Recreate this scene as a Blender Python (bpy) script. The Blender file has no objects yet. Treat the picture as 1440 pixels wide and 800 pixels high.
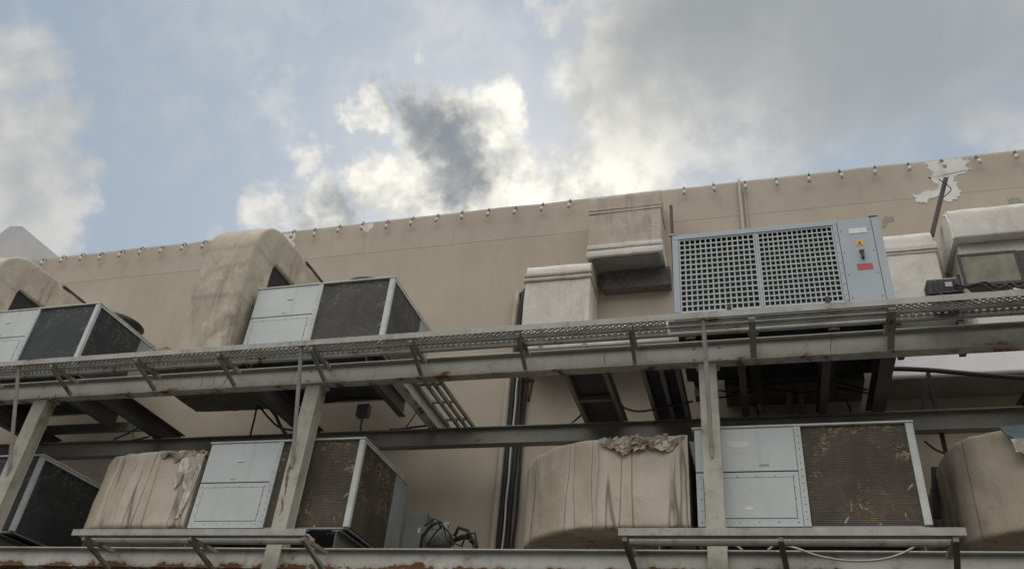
import bpy, math, random
from mathutils import Vector, Matrix, noise as mnoise

S = bpy.context.scene
COL = S.collection
GZ = -1.6                       # ground level; the eye is at the origin
rnd = random.Random(7)

# ------------------------------------------------------------------ camera
PITCH, YAW, ROLL, FPX = math.radians(33.777), math.radians(-18.704), math.radians(5.815), 1150.3
fw = Vector((math.sin(YAW)*math.cos(PITCH), math.cos(YAW)*math.cos(PITCH), math.sin(PITCH)))
r0 = Vector((math.cos(YAW), -math.sin(YAW), 0)); u0 = r0.cross(fw)
RT = math.cos(ROLL)*r0 + math.sin(ROLL)*u0
UP = -math.sin(ROLL)*r0 + math.cos(ROLL)*u0
cd = bpy.data.cameras.new('camera'); cam = bpy.data.objects.new('camera', cd); COL.objects.link(cam)
cd.sensor_width = 36; cd.lens = 36*FPX/1440; cd.clip_end = 5000; cd.clip_start = .05
m = Matrix((RT, UP, -fw)).transposed().to_4x4(); cam.matrix_world = m
S.camera = cam

def ray(px, py):
    return (RT*((px-720)/FPX) - UP*((py-400)/FPX) + fw)
def sky_dir(px, py): return ray(px, py).normalized()

# ------------------------------------------------------------------ object helpers
ORG = {}
def tag(o, label=None, cat=None, group=None, kind=None):
    if label: o['label'] = label
    if cat: o['category'] = cat
    if group: o['group'] = group
    if kind: o['kind'] = kind
    return o
def thing(name, loc, label, cat, group=None):
    o = bpy.data.objects.new(name, None); COL.objects.link(o); o.location = loc
    o.empty_display_size = .2
    ORG[o] = Vector(loc); return tag(o, label, cat, group)

class MB:
    def __init__(s): s.v = []; s.f = []; s.m = []; s.sm = []
    def add(s, vs, fs, mi=0, smooth=False):
        b = len(s.v); s.v += [Vector(v) for v in vs]
        for f in fs: s.f.append([b+i for i in f]); s.m.append(mi); s.sm.append(smooth)
        return s
    def box(s, a, b, mi=0):
        x0, y0, z0 = [min(p, q) for p, q in zip(a, b)]; x1, y1, z1 = [max(p, q) for p, q in zip(a, b)]
        s.add([(x0,y0,z0),(x1,y0,z0),(x1,y1,z0),(x0,y1,z0),(x0,y0,z1),(x1,y0,z1),(x1,y1,z1),(x0,y1,z1)],
              [(0,3,2,1),(4,5,6,7),(0,1,5,4),(1,2,6,5),(2,3,7,6),(3,0,4,7)], mi); return s
    def bar(s, p, q, w, h, up=(0,0,1), mi=0):
        p, q = Vector(p), Vector(q); t = (q-p).normalized(); up = Vector(up)
        a = t.cross(up)
        if a.length < 1e-4: a = t.cross(Vector((1,0,0)))
        a.normalize(); b = a.cross(t).normalized(); a *= w/2; b *= h/2
        s.add([p-a-b, p+a-b, p+a+b, p-a+b, q-a-b, q+a-b, q+a+b, q-a+b],
              [(0,3,2,1),(4,5,6,7),(0,1,5,4),(1,2,6,5),(2,3,7,6),(3,0,4,7)], mi); return s
    def tube(s, pts, r, n=8, mi=0):
        pts = [Vector(p) for p in pts]; rings = []
        for i, p in enumerate(pts):
            t = (pts[min(i+1, len(pts)-1)] - pts[max(i-1, 0)]).normalized()
            a = t.cross(Vector((.31,.2,.93)));  a.normalize(); b = t.cross(a)
            rr = r[i] if isinstance(r, (list, tuple)) else r
            rings.append([p + (a*math.cos(k*2*math.pi/n) + b*math.sin(k*2*math.pi/n))*rr for k in range(n)])
        vs = [v for R in rings for v in R]; fs = []
        for i in range(len(pts)-1):
            for k in range(n):
                fs.append((i*n+k, i*n+(k+1) % n, (i+1)*n+(k+1) % n, (i+1)*n+k))
        s.add(vs, fs, mi, True)
        s.add(rings[0], [tuple(range(n))[::-1]], mi); s.add(rings[-1], [tuple(range(n))], mi); return s
    def prism(s, poly, off, mi=0):
        n = len(poly); off = Vector(off); vs = [Vector(p) for p in poly]
        vs = vs + [v+off for v in vs]
        fs = [tuple(range(n))[::-1], tuple(range(n, 2*n))] + [(i, (i+1) % n, n+(i+1) % n, n+i) for i in range(n)]
        s.add(vs, fs, mi); return s
    def ibeam_x(s, x0, x1, y, z0, z1, fl=.16, tf=.018, tw=.014):
        s.box((x0, y, z0), (x1, y+fl, z0+tf)); s.box((x0, y, z1-tf), (x1, y+fl, z1))
        s.box((x0, y+fl*.42, z0+tf), (x1, y+fl*.42+tw, z1-tf)); return s
    def ibeam_y(s, x, y0, y1, z0, z1, fl=.15, tf=.016, tw=.012):
        s.box((x-fl/2, y0, z0), (x+fl/2, y1, z0+tf)); s.box((x-fl/2, y0, z1-tf), (x+fl/2, y1, z1))
        s.box((x-tw/2, y0, z0+tf), (x+tw/2, y1, z1-tf)); return s
    def build(s, name, mats, parent=None, bevel=0, label=None, cat=None, group=None, kind=None):
        if not isinstance(mats, (list, tuple)): mats = [mats]
        root = parent
        if parent is not None: org = ORG[parent]
        else:
            xs = [v.x for v in s.v]; ys = [v.y for v in s.v]; zs = [v.z for v in s.v]
            org = Vector(((min(xs)+max(xs))/2, (min(ys)+max(ys))/2, min(zs)))
        me = bpy.data.meshes.new(name)
        me.from_pydata([tuple(v-org) for v in s.v], [], s.f)
        for mm in mats: me.materials.append(mm)
        me.polygons.foreach_set('material_index', s.m); me.polygons.foreach_set('use_smooth', s.sm)
        me.update()
        o = bpy.data.objects.new(name, me); COL.objects.link(o)
        if parent is None: o.location = org
        else: o.parent = parent
        ORG[o] = org
        if bevel:
            b = o.modifiers.new('bevel', 'BEVEL'); b.width = bevel; b.segments = 1; b.limit_method = 'ANGLE'; b.angle_limit = math.radians(50)
        return tag(o, label, cat, group, kind)

# ------------------------------------------------------------------ materials
def newmat(name):
    M = bpy.data.materials.new(name); M.use_nodes = True
    nt = M.node_tree; nt.nodes.clear()
    out = nt.nodes.new('ShaderNodeOutputMaterial'); bs = nt.nodes.new('ShaderNodeBsdfPrincipled')
    nt.links.new(bs.outputs[0], out.inputs[0]); return M, nt, bs
def N(nt, typ, **kw):
    n = nt.nodes.new(typ)
    for k, v in kw.items():
        if k in n.inputs: n.inputs[k].default_value = v
        else: setattr(n, k, v)
    return n
def coords(nt, scale=(1,1,1)):
    tc = N(nt, 'ShaderNodeTexCoord'); mp = N(nt, 'ShaderNodeMapping'); mp.inputs['Scale'].default_value = scale
    nt.links.new(tc.outputs['Object'], mp.inputs[0]); return mp.outputs[0]
def fbm(nt, scale, detail=6, rough=.6, stretch=(1,1,1), dist=0):
    n = N(nt, 'ShaderNodeTexNoise'); n.inputs['Scale'].default_value = scale; n.inputs['Detail'].default_value = detail
    n.inputs['Roughness'].default_value = rough; n.inputs['Distortion'].default_value = dist
    nt.links.new(coords(nt, stretch), n.inputs['Vector']); return n.outputs['Fac']
def ramp(nt, fac, a, b, ca=0., cb=1.):
    r = N(nt, 'ShaderNodeMapRange'); r.interpolation_type = 'SMOOTHSTEP'
    r.inputs[1].default_value = a; r.inputs[2].default_value = b; r.inputs[3].default_value = ca; r.inputs[4].default_value = cb
    nt.links.new(fac, r.inputs[0]); return r.outputs[0]
def math_(nt, op, a, b=None):
    n = N(nt, 'ShaderNodeMath'); n.operation = op
    for i, x in enumerate((a, b)):
        if x is None: continue
        if isinstance(x, (int, float)): n.inputs[i].default_value = x
        else: nt.links.new(x, n.inputs[i])
    return n.outputs[0]
def mix(nt, fac, a, b, blend='MIX'):
    n = N(nt, 'ShaderNodeMix'); n.data_type = 'RGBA'; n.blend_type = blend
    for i, x in ((0, fac), (6, a), (7, b)):
        if isinstance(x, (int, float)): n.inputs[i].default_value = x
        elif isinstance(x, tuple): n.inputs[i].default_value = (x[0], x[1], x[2], 1)
        else: nt.links.new(x, n.inputs[i])
    return n.outputs[2]
def bump(nt, bs, h, strength=.3, dist=.01):
    b = N(nt, 'ShaderNodeBump'); b.inputs['Strength'].default_value = strength; b.inputs['Distance'].default_value = dist
    nt.links.new(h, b.inputs['Height']); nt.links.new(b.outputs[0], bs.inputs['Normal'])

def painted(name, c, c2, rough=.55, sc=1.4, streak=.35, dirt=(.16,.13,.10), rust=0., rustc=(.13,.058,.026), metal=0., bmp=.12, spots=0., bs_scale=35, low=0.):
    """painted sheet metal or render: blotches, run-down streaks, dirt specks and optional rust"""
    M, nt, bs = newmat(name)
    col = mix(nt, ramp(nt, fbm(nt, sc, 5, .6), .3, .72), c, c2)
    if streak:
        f = math_(nt, 'MULTIPLY', ramp(nt, fbm(nt, 3.2, 7, .7, (1.6,1.6,.16)), .5, .78), streak)
        col = mix(nt, f, col, dirt)
    if spots:
        col = mix(nt, math_(nt, 'MULTIPLY', ramp(nt, fbm(nt, 16, 3, .6), .66, .72), spots), col, dirt)
    if rust:
        a = fbm(nt, 2.3, 7, .72, (1,1,1.3)); t = .70 - rust*.22
        if low:
            sp = N(nt, 'ShaderNodeSeparateXYZ'); nt.links.new(coords(nt), sp.inputs[0])
            a = math_(nt, 'ADD', a, math_(nt, 'MULTIPLY', ramp(nt, sp.outputs['Z'], .15, .02), low))
        rm = ramp(nt, a, t, t+.05)
        rc = mix(nt, fbm(nt, 24, 5, .7), tuple(x*.55 for x in rustc), tuple(min(1, x*1.7) for x in rustc))
        col = mix(nt, rm, col, rc)
        halo = math_(nt, 'MULTIPLY', ramp(nt, a, t-.12, t+.02), .35)
        col = mix(nt, halo, col, rustc)
        r = ramp(nt, a, t, t+.05, rough, .9); nt.links.new(r, bs.inputs['Roughness'])
    else:
        rr = ramp(nt, fbm(nt, 5, 4), .3, .7, rough-.08, min(1, rough+.12)); nt.links.new(rr, bs.inputs['Roughness'])
    nt.links.new(col, bs.inputs['Base Color']); bs.inputs['Metallic'].default_value = metal
    if bmp: bump(nt, bs, fbm(nt, bs_scale, 5, .6), bmp, .006)
    return M

def wrap_mat(name, c, c2, stain=(.20,.155,.11), pale=(.5,.46,.40), amt=.5, crease=.9, bands=0.):
    """painted canvas lagging: creases, water marks and worn pale patches"""
    M, nt, bs = newmat(name)
    col = mix(nt, ramp(nt, fbm(nt, 1.7, 6, .62, (1,1,.6), .6), .32, .68), c, c2)
    col = mix(nt, math_(nt, 'MULTIPLY', ramp(nt, fbm(nt, 2.1, 8, .7, (1.5,1.5,.3), .4), .52, .70), amt), col, stain)
    col = mix(nt, math_(nt, 'MULTIPLY', ramp(nt, fbm(nt, 3.4, 7, .72, (1,1,.8), .8), .60, .68), .55), col, pale)
    col = mix(nt, math_(nt, 'MULTIPLY', ramp(nt, fbm(nt, 14, 6, .7), .62, .70), .45), col, stain)
    if bands:                           # wrapped strips: broad upright bands of different age
        col = mix(nt, math_(nt, 'MULTIPLY', ramp(nt, fbm(nt, 1.7, 2, .5, (1,1,.03)), .48, .54), bands), col, pale)
        sm = ramp(nt, math_(nt, 'ABSOLUTE', math_(nt, 'SUBTRACT', fbm(nt, 1.9, 2, .5, (1,1,.06)), .5)), .0, .012, 1, 0)
        col = mix(nt, math_(nt, 'MULTIPLY', sm, .7), col, tuple(x*.45 for x in stain))
    nt.links.new(col, bs.inputs['Base Color']); bs.inputs['Roughness'].default_value = .82
    vo = N(nt, 'ShaderNodeTexVoronoi'); vo.feature = 'DISTANCE_TO_EDGE'; vo.inputs['Scale'].default_value = 2.1
    nz = N(nt, 'ShaderNodeTexNoise'); nz.inputs['Scale'].default_value = 2.5; nz.inputs['Detail'].default_value = 3
    cv = coords(nt, (1,1,.55)); nt.links.new(cv, nz.inputs['Vector'])
    mx = N(nt, 'ShaderNodeMix'); mx.data_type = 'VECTOR'; mx.inputs[0].default_value = .35
    nt.links.new(cv, mx.inputs[4]); nt.links.new(nz.outputs['Color'], mx.inputs[5]); nt.links.new(mx.outputs[1], vo.inputs['Vector'])
    h = math_(nt, 'ADD', math_(nt, 'MULTIPLY', fbm(nt, 7, 5, .6, (1,1,.5), 1.2), 1.3), math_(nt, 'MULTIPLY', ramp(nt, vo.outputs['Distance'], 0, .16), crease))
    bump(nt, bs, h, .55, .02); return M

def coil_mat(name, c, c2, scratch, amt):
    """finned condenser coil: fine horizontal fin rows, caked dust, scraped bright fins"""
    M, nt, bs = newmat(name)
    w = N(nt, 'ShaderNodeTexWave'); w.bands_direction = 'Z'; w.inputs['Scale'].default_value = 14; w.inputs['Distortion'].default_value = .6; w.inputs['Detail Scale'].default_value = 2
    nt.links.new(coords(nt), w.inputs[0])
    col = mix(nt, ramp(nt, fbm(nt, 2.2, 6, .65), .3, .7), c, c2)
    col = mix(nt, math_(nt, 'MULTIPLY', w.outputs['Fac'], .16), col, tuple(x*.45 for x in c))
    a = ramp(nt, fbm(nt, 2.6, 6, .7, (1,1,.8), .5), .47, .62)
    sp = N(nt, 'ShaderNodeSeparateXYZ'); nt.links.new(coords(nt), sp.inputs[0])
    b = math_(nt, 'MULTIPLY', math_(nt, 'MULTIPLY', a, ramp(nt, sp.outputs['Z'], .25, 1.0, .25, 1)), ramp(nt, fbm(nt, 30, 3, .6, (.8,.8,1.6)), .50, .60))
    col = mix(nt, math_(nt, 'MULTIPLY', b, amt), col, scratch)
    spk = math_(nt, 'MULTIPLY', ramp(nt, fbm(nt, 7, 3, .55, (1,1,.55), 1.2), .655, .70), ramp(nt, fbm(nt, 2, 2), .45, .55))
    col = mix(nt, math_(nt, 'MULTIPLY', spk, amt), col, tuple(min(1, x*1.4) for x in scratch))
    col = mix(nt, math_(nt, 'MULTIPLY', ramp(nt, fbm(nt, 3, 5, .65, (1.4,1.4,.2)), .52, .72), .45), col, tuple(x*1.9 for x in c))
    nt.links.new(col, bs.inputs['Base Color']); bs.inputs['Roughness'].default_value = .75
    bump(nt, bs, math_(nt, 'ADD', w.outputs['Fac'], fbm(nt, 30, 4)), .5, .008); return M

def plain(name, c, rough=.6, metal=0., var=.25, sc=12):
    M, nt, bs = newmat(name)
    f = ramp(nt, fbm(nt, sc, 4), .3, .7)
    nt.links.new(mix(nt, f, tuple(x*(1-var) for x in c), tuple(min(1, x*(1+var)) for x in c)), bs.inputs['Base Color'])
    bs.inputs['Roughness'].default_value = rough; bs.inputs['Metallic'].default_value = metal; return M

M = {}
M['wall'] = painted('tan_render', (.425,.37,.30), (.495,.435,.358), .8, .45, .34, (.28,.235,.19), bmp=.25, bs_scale=60)
M['cap'] = painted('parapet_paint', (.435,.38,.31), (.50,.445,.37), .8, .5, .42, (.27,.235,.2), bmp=.2, bs_scale=60)
M['peel'] = painted('bare_plaster', (.68,.67,.65), (.80,.79,.77), .85, 5, .3, (.45,.41,.35), bmp=.3)
M['scar'] = painted('old_plaster', (.27,.25,.235), (.34,.32,.30), .85, 3, .1, bmp=.2)
M['shade_beam'] = painted('steel_paint_shaded', (.05,.049,.046), (.085,.082,.076), .55, 1.2, .4, (.05,.04,.035), rust=.2, bmp=.08)  # steel paint blackened so the shade under the platform sits in the colour
M['beam'] = painted('steel_paint', (.36,.35,.31), (.47,.46,.42), .5, .8, .55, (.15,.12,.09), rust=.10, bmp=.08, spots=.5, low=.13)
M['beamrust'] = painted('steel_paint_rusted', (.44,.44,.40), (.55,.55,.51), .5, 1.4, .45, (.2,.16,.12), rust=.28, bmp=.1, spots=.6, low=.21)
M['column'] = painted('column_paint', (.40,.39,.33), (.50,.49,.43), .5, 2.0, .6, (.24,.19,.13), rust=.38, bmp=.1, spots=.5)
M['dark_beam'] = painted('steel_paint_half_shade', (.125,.122,.108), (.18,.173,.155), .55, 1.2, .5, (.1,.085,.07), rust=.25, bmp=.08)  # steel grey lowered in colour to deepen the shade below the upper walkway
M['rail'] = painted('rail_paint', (.34,.335,.31), (.46,.455,.43), .5, 2.2, .5, (.13,.10,.08), rust=.42, bmp=.1, spots=.6)
M['bracket'] = painted('bracket_paint', (.24,.23,.20), (.32,.31,.275), .55, 2.5, .5, (.12,.09,.07), rust=.5, bmp=.1)
M['mesh'] = painted('grating_steel', (.16,.14,.125), (.24,.22,.20), .6, 3, .2, rust=.55, bmp=0)
M['strut'] = painted('brown_worn_paint', (.13,.105,.085), (.20,.165,.135), .6, 3, .4, (.08,.05,.035), rust=.45, bmp=.1)
M['rust'] = painted('rusty_steel', (.16,.09,.06), (.24,.15,.10), .8, 4, .3, (.08,.05,.04), rust=.6, bmp=.2)
M['post'] = painted('brown_steel', (.055,.042,.038), (.09,.07,.06), .6, 4, .3, (.03,.025,.02), rust=.3, bmp=.1)
M['panel'] = painted('unit_enamel', (.54,.59,.60), (.61,.655,.665), .36, 1.1, .36, (.36,.355,.32), bmp=.5, spots=.4, bs_scale=2.2)
M['frame'] = painted('unit_frame', (.50,.53,.53), (.62,.645,.64), .42, 2.5, .4, (.24,.22,.2), bmp=.05, spots=.5)
M['greypanel'] = painted('unit_grey', (.31,.345,.365), (.37,.405,.425), .45, 1.5, .4, (.13,.13,.13), bmp=.05)
M['seam'] = plain('seam_dark', (.05,.05,.05), .8)
M['screw'] = plain('screw', (.09,.085,.08), .5, .4)
M['coil_grey'] = coil_mat('coil_grey', (.055,.056,.053), (.085,.086,.08), (.27,.26,.24), .6)
M['coil_black'] = coil_mat('coil_black', (.034,.038,.044), (.056,.06,.067), (.24,.25,.26), .5)
M['coil_brown'] = coil_mat('coil_brown', (.062,.052,.039), (.108,.089,.066), (.38,.31,.235), .85)
M['inside'] = plain('unit_inside', (.018,.018,.02), .9)
M['under'] = painted('unit_underside', (.028,.03,.035), (.045,.047,.053), .7, 2, .2, (.02,.02,.02), bmp=0)  # near-black: the shade beneath the units is put into the colour
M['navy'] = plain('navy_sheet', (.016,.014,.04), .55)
M['black'] = plain('black_plastic', (.017,.017,.018), .5)
M['rubber'] = plain('black_rubber', (.02,.02,.022), .7)
M['chiller'] = painted('chiller_enamel', (.36,.41,.465), (.405,.455,.51), .4, 1.2, .18, (.22,.235,.26), bmp=.04, bs_scale=9)
M['grille'] = painted('grille_enamel', (.41,.455,.46), (.49,.535,.54), .45, 3, .35, (.3,.3,.29), bmp=0)
M['chcoil'] = coil_mat('chiller_coil', (.010,.014,.017), (.02,.027,.03), (.06,.08,.08), .4)
M['lag'] = wrap_mat('duct_lagging', (.44,.39,.31), (.55,.495,.405), (.24,.20,.15), (.62,.575,.49), .75, crease=1.0)
M['lag2'] = wrap_mat('duct_lagging_tan', (.45,.385,.30), (.57,.50,.405), (.23,.185,.14), (.60,.55,.47), .24, crease=.15, bands=.5)
M['lagw'] = wrap_mat('duct_lagging_white', (.60,.575,.53), (.70,.68,.64), (.36,.32,.27), (.76,.75,.72), .45, crease=.12)
M['lagc'] = wrap_mat('duct_lagging_cream', (.45,.395,.32), (.54,.48,.40), (.22,.18,.14), (.62,.59,.53), .6, crease=.1)
M['sheet'] = painted('white_sheet', (.74,.75,.76), (.82,.83,.84), .5, 1.3, .25, (.4,.38,.36), bmp=.06, spots=.35)
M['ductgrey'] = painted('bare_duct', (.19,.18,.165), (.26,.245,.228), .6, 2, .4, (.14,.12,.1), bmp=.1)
def _foil():
    m_, nt, bs = newmat('torn_foil')
    f = ramp(nt, fbm(nt, 6, 7, .75, (1.6,1.6,.6), .8), .46, .54)
    c1 = mix(nt, ramp(nt, fbm(nt, 15, 4), .3, .7), (.60,.59,.56), (.76,.75,.72))
    nt.links.new(mix(nt, f, (.44,.385,.31), c1), bs.inputs['Base Color']); bs.inputs['Roughness'].default_value = .55
    bump(nt, bs, f, .6, .01); return m_
M['foil'] = _foil()
M['torn'] = wrap_mat('torn_wool', (.26,.225,.175), (.46,.42,.36), (.07,.055,.04), (.62,.6,.56), .9)
M['blue'] = painted('blue_grey_liner', (.13,.19,.21), (.2,.27,.29), .6, 4, .3, bmp=.2)
M['shade_duct'] = plain('shade_duct', (.12,.108,.095), .8)  # duct colour darkened to carry the shade around and under the platform
M['pipe'] = painted('tan_pipe', (.40,.35,.295), (.46,.41,.35), .55, 3, .35, bmp=.05)
M['whitepipe'] = painted('white_pipe', (.5,.5,.48), (.6,.6,.58), .5, 3, .3, bmp=.05)
M['box'] = painted('cabinet_grey', (.13,.15,.145), (.18,.2,.195), .5, 3, .4, (.08,.08,.07), bmp=.05)
M['label_white'] = plain('sticker_white', (.72,.74,.75), .5, var=.06)
M['label_grey'] = plain('sticker_grey', (.35,.37,.39), .5, var=.1)
M['label_yellow'] = plain('sticker_yellow', (.72,.46,.05), .5, var=.08)
M['label_red'] = plain('sticker_red', (.52,.06,.09), .5, var=.12)
M['gable'] = painted('grey_render', (.50,.505,.52), (.56,.565,.58), .8, .7, .2, (.3,.29,.28), bmp=.1)
M['concrete'] = painted('yard_asphalt', (.045,.043,.04), (.075,.072,.066), .85, .5, 0, bmp=.3)
M['wcable'] = plain('white_cable', (.50,.48,.44), .6, var=.12)
def _glass():
    m_, nt, bs = newmat('lamp_glass')
    f = fbm(nt, 4, 6, .7)
    nt.links.new(mix(nt, ramp(nt, f, .3, .75), (.10,.095,.06), (.24,.225,.16)), bs.inputs['Base Color'])
    bs.inputs['Roughness'].default_value = .35; return m_
M['glass'] = _glass()
def _bulb():
    m_, nt, bs = newmat('frosted_bulb')
    nt.links.new(mix(nt, ramp(nt, fbm(nt, 20, 3), .3, .7), (.42,.40,.37), (.58,.56,.53)), bs.inputs['Base Color'])
    bs.inputs['Roughness'].default_value = .25; return m_
M['bulb'] = _bulb()

# ------------------------------------------------------------------ setting: ground, wall
g = MB(); g.add([(-900,-900,GZ),(900,-900,GZ),(900,900,GZ),(-900,900,GZ)], [(0,1,2,3)])
g.build('ground', M['concrete'], kind='structure')

WY = 12.75; WT = 11.02
def fz(seed, x, amp, sc): return amp*mnoise.fractal(Vector((x*sc, seed*7.3, 1.7)), 1., 2., 4)
wl = thing('building_wall', (-5, WY, GZ), 'long tan rendered building wall with a line of bulbs along its parapet', 'wall')
b = MB(); b.box((-24, WY, GZ), (14, WY+14, 10.16)); b.build('wall', M['wall'], wl)
# parapet band, its crest slightly uneven, a shallow lip proud of the wall below
b = MB(); nx = 190; vs = []; fs = []
for i in range(nx+1):
    x = -24 + 38*i/nx; t = WT + fz(3, x, .018, .8); k = fz(5, x, .006, 1.3)
    vs += [(x, WY-.003, 10.1605), (x, WY-.003+k*.1, t-.05), (x, WY+.008+k, t), (x, WY+.35, t+.005), (x, WY+.35, 10.1605)]
for i in range(nx):
    for j in range(5): fs.append((i*5+j, (i+1)*5+j, (i+1)*5+(j+1) % 5, i*5+(j+1) % 5))
b.add(vs, fs); b.build('parapet', M['cap'], wl)
# flaked patches: thin irregular plaster scars on the face
def jag(cx, cz, w, h, n, seed, y, rough=.45):
    r = random.Random(seed); P = []
    for i in range(n):
        a = 2*math.pi*i/n; k = 1 + rough*(r.random()*2-1)
        P.append((cx + math.cos(a)*w*k, y, cz + math.sin(a)*h*k))
    return P
def px_poly(pts, Y):        # points seen at the wall plane, so the scar has its true outline there
    out = []
    for x, y in pts:
        d = ray(x, y); out.append(d*(Y/d.y))
    return out
def ragged(pts, k=6, amp=3.0, seed=2):
    r = random.Random(seed); out = []
    for i, (x, y) in enumerate(pts):
        x2, y2 = pts[(i+1) % len(pts)]
        for j in range(k):
            u = j/k; out.append((x+(x2-x)*u+r.uniform(-amp,amp), y+(y2-y)*u+r.uniform(-amp,amp)*.7))
    return out
pk = MB()
pk.prism(px_poly(ragged([(1300,228),(1318,226),(1345,222),(1362,226),(1357,232),(1366,238),(1352,244),(1338,250),(1346,258),(1352,268),(1347,280),(1330,284),(1318,276),(1304,284),(1290,285),(1284,274),(1302,270),(1320,266),(1322,258),(1306,252),(1312,244),(1304,236)]), WY-.0075), (0,.0015,0))
pk.prism(px_poly(ragged([(506,322),(513,316),(525,314),(523,322),(517,327)],3,1.5), WY-.0075), (0,.0015,0))
pk.prism(px_poly(ragged([(398,331),(408,327),(416,329),(412,338),(416,344),(410,350),(404,345)],3,1.8), WY-.0075), (0,.0015,0))
pk.build('flaked_paint', M['peel'], wl, label='pale patches where the tan paint has flaked off')
pk = MB()
pk.prism(px_poly(ragged([(1240,306),(1254,304),(1258,309),(1250,312),(1247,318),(1241,322)],3,1.8), WY-.005), (0,.003,0))
pk.prism(px_poly(ragged([(1416,282),(1422,278),(1435,279),(1440,286),(1430,290),(1421,288)],3,1.8), WY-.005), (0,.003,0))
pk.build('plaster_scar', M['scar'], wl)

# grey gable of the block behind
P = px_poly([(-90,366),(-20,344),(14,318),(31,318),(86,364),(86,420),(-90,420)], 17.5)
MB().prism(P, (0,6,0)).build('rooftop_gable', M['gable'], label='grey gabled rooftop block rising behind the left end of the tan wall', cat='rooftop block')

# ------------------------------------------------------------------ parapet bulbs
idx = list(range(-2, 9)) + list(range(12, 24)) + list(range(27, 38))
ords = ['first','second','third','fourth','fifth','sixth','seventh','eighth','ninth','tenth','eleventh','twelfth','thirteenth','fourteenth']
def bulb_proto():
    t = thing('bulb_lamp', (0, WY-.02, 10.75), 'x', 'bulb lamp', 'bulbs strung along the parapet')
    y = WY-.02
    MB().tube([(0,y+.01,10.955),(0,y-.06,10.965),(0,y-.10,10.93),(0,y-.10,10.875)], .010, 6).build('bracket', M['ductgrey'], t)
    MB().tube([(0,y-.10,10.885),(0,y-.10,10.84)], .02, 10).build('socket', M['black'], t)
    prof = [(10.845,.022),(10.825,.035),(10.79,.053),(10.755,.058),(10.725,.048),(10.703,.026),(10.698,.004)]
    MB().tube([(0,y-.10,z) for z, r in prof], [r*.68 for z, r in prof], 12).build('globe', M['bulb'], t)
    return t
bp = bulb_proto(); step = .583; xstart = -1.317*12.63
seg = [[i for i in idx if i < 9], [i for i in idx if 12 <= i < 24], [i for i in idx if i >= 27]]
names = ['left of the arched duct', 'between arched duct and high duct', 'right of the high cream duct']
first = True
for s_, (L, nm) in enumerate(zip(seg, names)):
    for k, i in enumerate(L):
        if first: o = bp; first = False
        else:
            o = bp.copy(); COL.objects.link(o)
            for ch in bp.children:
                c = ch.copy(); COL.objects.link(c); c.parent = o
        o.location = (xstart + step*i, WY-.02 + rnd.uniform(-.01,.01), 10.75 + rnd.uniform(-.03,.02))
        o.rotation_euler = (rnd.uniform(-.1,.1), rnd.uniform(-.16,.16), 0)
        o['label'] = 'pale parapet bulb, %s from the left among those %s' % (ords[k], nm)

# ------------------------------------------------------------------ steel frame
ub = MB().ibeam_x(-19, 9, 9.97, 5.50, 5.83, .17).build('steel_beam', M['beam'], bevel=.004, label='long grey steel beam along the front of the upper platform', cat='steel beam', group='long platform beams')
MB().ibeam_x(-19, 9, 9.97, 2.70, 2.98, .17).build('steel_beam', M['beamrust'], bevel=.004, label='rust-stained pale steel beam along the bottom of the lower platform', cat='steel beam', group='long platform beams')
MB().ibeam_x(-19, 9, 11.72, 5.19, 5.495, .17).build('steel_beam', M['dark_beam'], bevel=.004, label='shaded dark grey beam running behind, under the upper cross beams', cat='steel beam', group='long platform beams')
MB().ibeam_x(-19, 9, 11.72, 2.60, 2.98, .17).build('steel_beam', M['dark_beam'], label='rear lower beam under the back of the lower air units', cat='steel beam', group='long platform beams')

def column(x0, x1, label):
    t = thing('steel_column', ((x0+x1)/2, 9.95, GZ), label, 'steel column', 'columns carrying the platforms')
    b = MB(); y0, y1 = 9.945, 10.16
    b.box((x0, y0, GZ+.03), (x1, y0+.016, 5.47)); b.box((x0, y1-.016, GZ+.03), (x1, y1, 5.47))
    xm = (x0+x1)/2; b.box((x1-.03, y0+.016, GZ+.03), (x1-.016, y1-.016, 5.47)); b.box((x0+.016, y0+.016, GZ+.03), (x0+.03, y1-.016, 5.47))
    b.build('shaft', M['column'], t, bevel=.004)
    MB().box((x0-.04, y0-.03, 5.47), (x1+.04, y1+.03, 5.496)).build('cap_plate', M['column'], t)
    MB().box((x0-.12, y0-.1, GZ), (x1+.12, y1+.1, GZ+.03)).build('base_plate', M['column'], t); return t
def streak(t, x, z0, z1, w, y, seed, mat='rust', name='rust_run'):
    r = random.Random(seed); L = []; R_ = []; n = 14
    for i in range(n+1):
        u = i/n; z = z1+(z0-z1)*u; k = w*(.35+.65*math.sin(math.pi*min(1, u*1.1+.08)))*(.6+.6*r.random()); dx = .018*math.sin(u*5+seed)
        L.append((x+dx-k/2, y, z)); R_.append((x+dx+k/2, y, z))
    MB().prism(L + R_[::-1], (0, .0015, 0)).build(name, M[mat], t)
column(-.615, -.385, 'upright grey column in front of the white lower air unit right of centre')
c2 = column(-6.53, -6.29, 'cream column with an orange rust run crossing the lower air unit left of centre')
streak(c2, -6.455, 3.72, 4.22, .055, 9.942, 3)
streak(c2, -6.44, 3.42, 3.66, .03, 9.942, 5)
column(-11.74, -11.47, 'grey column at the far left edge in front of the dark lower coil unit')

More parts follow.
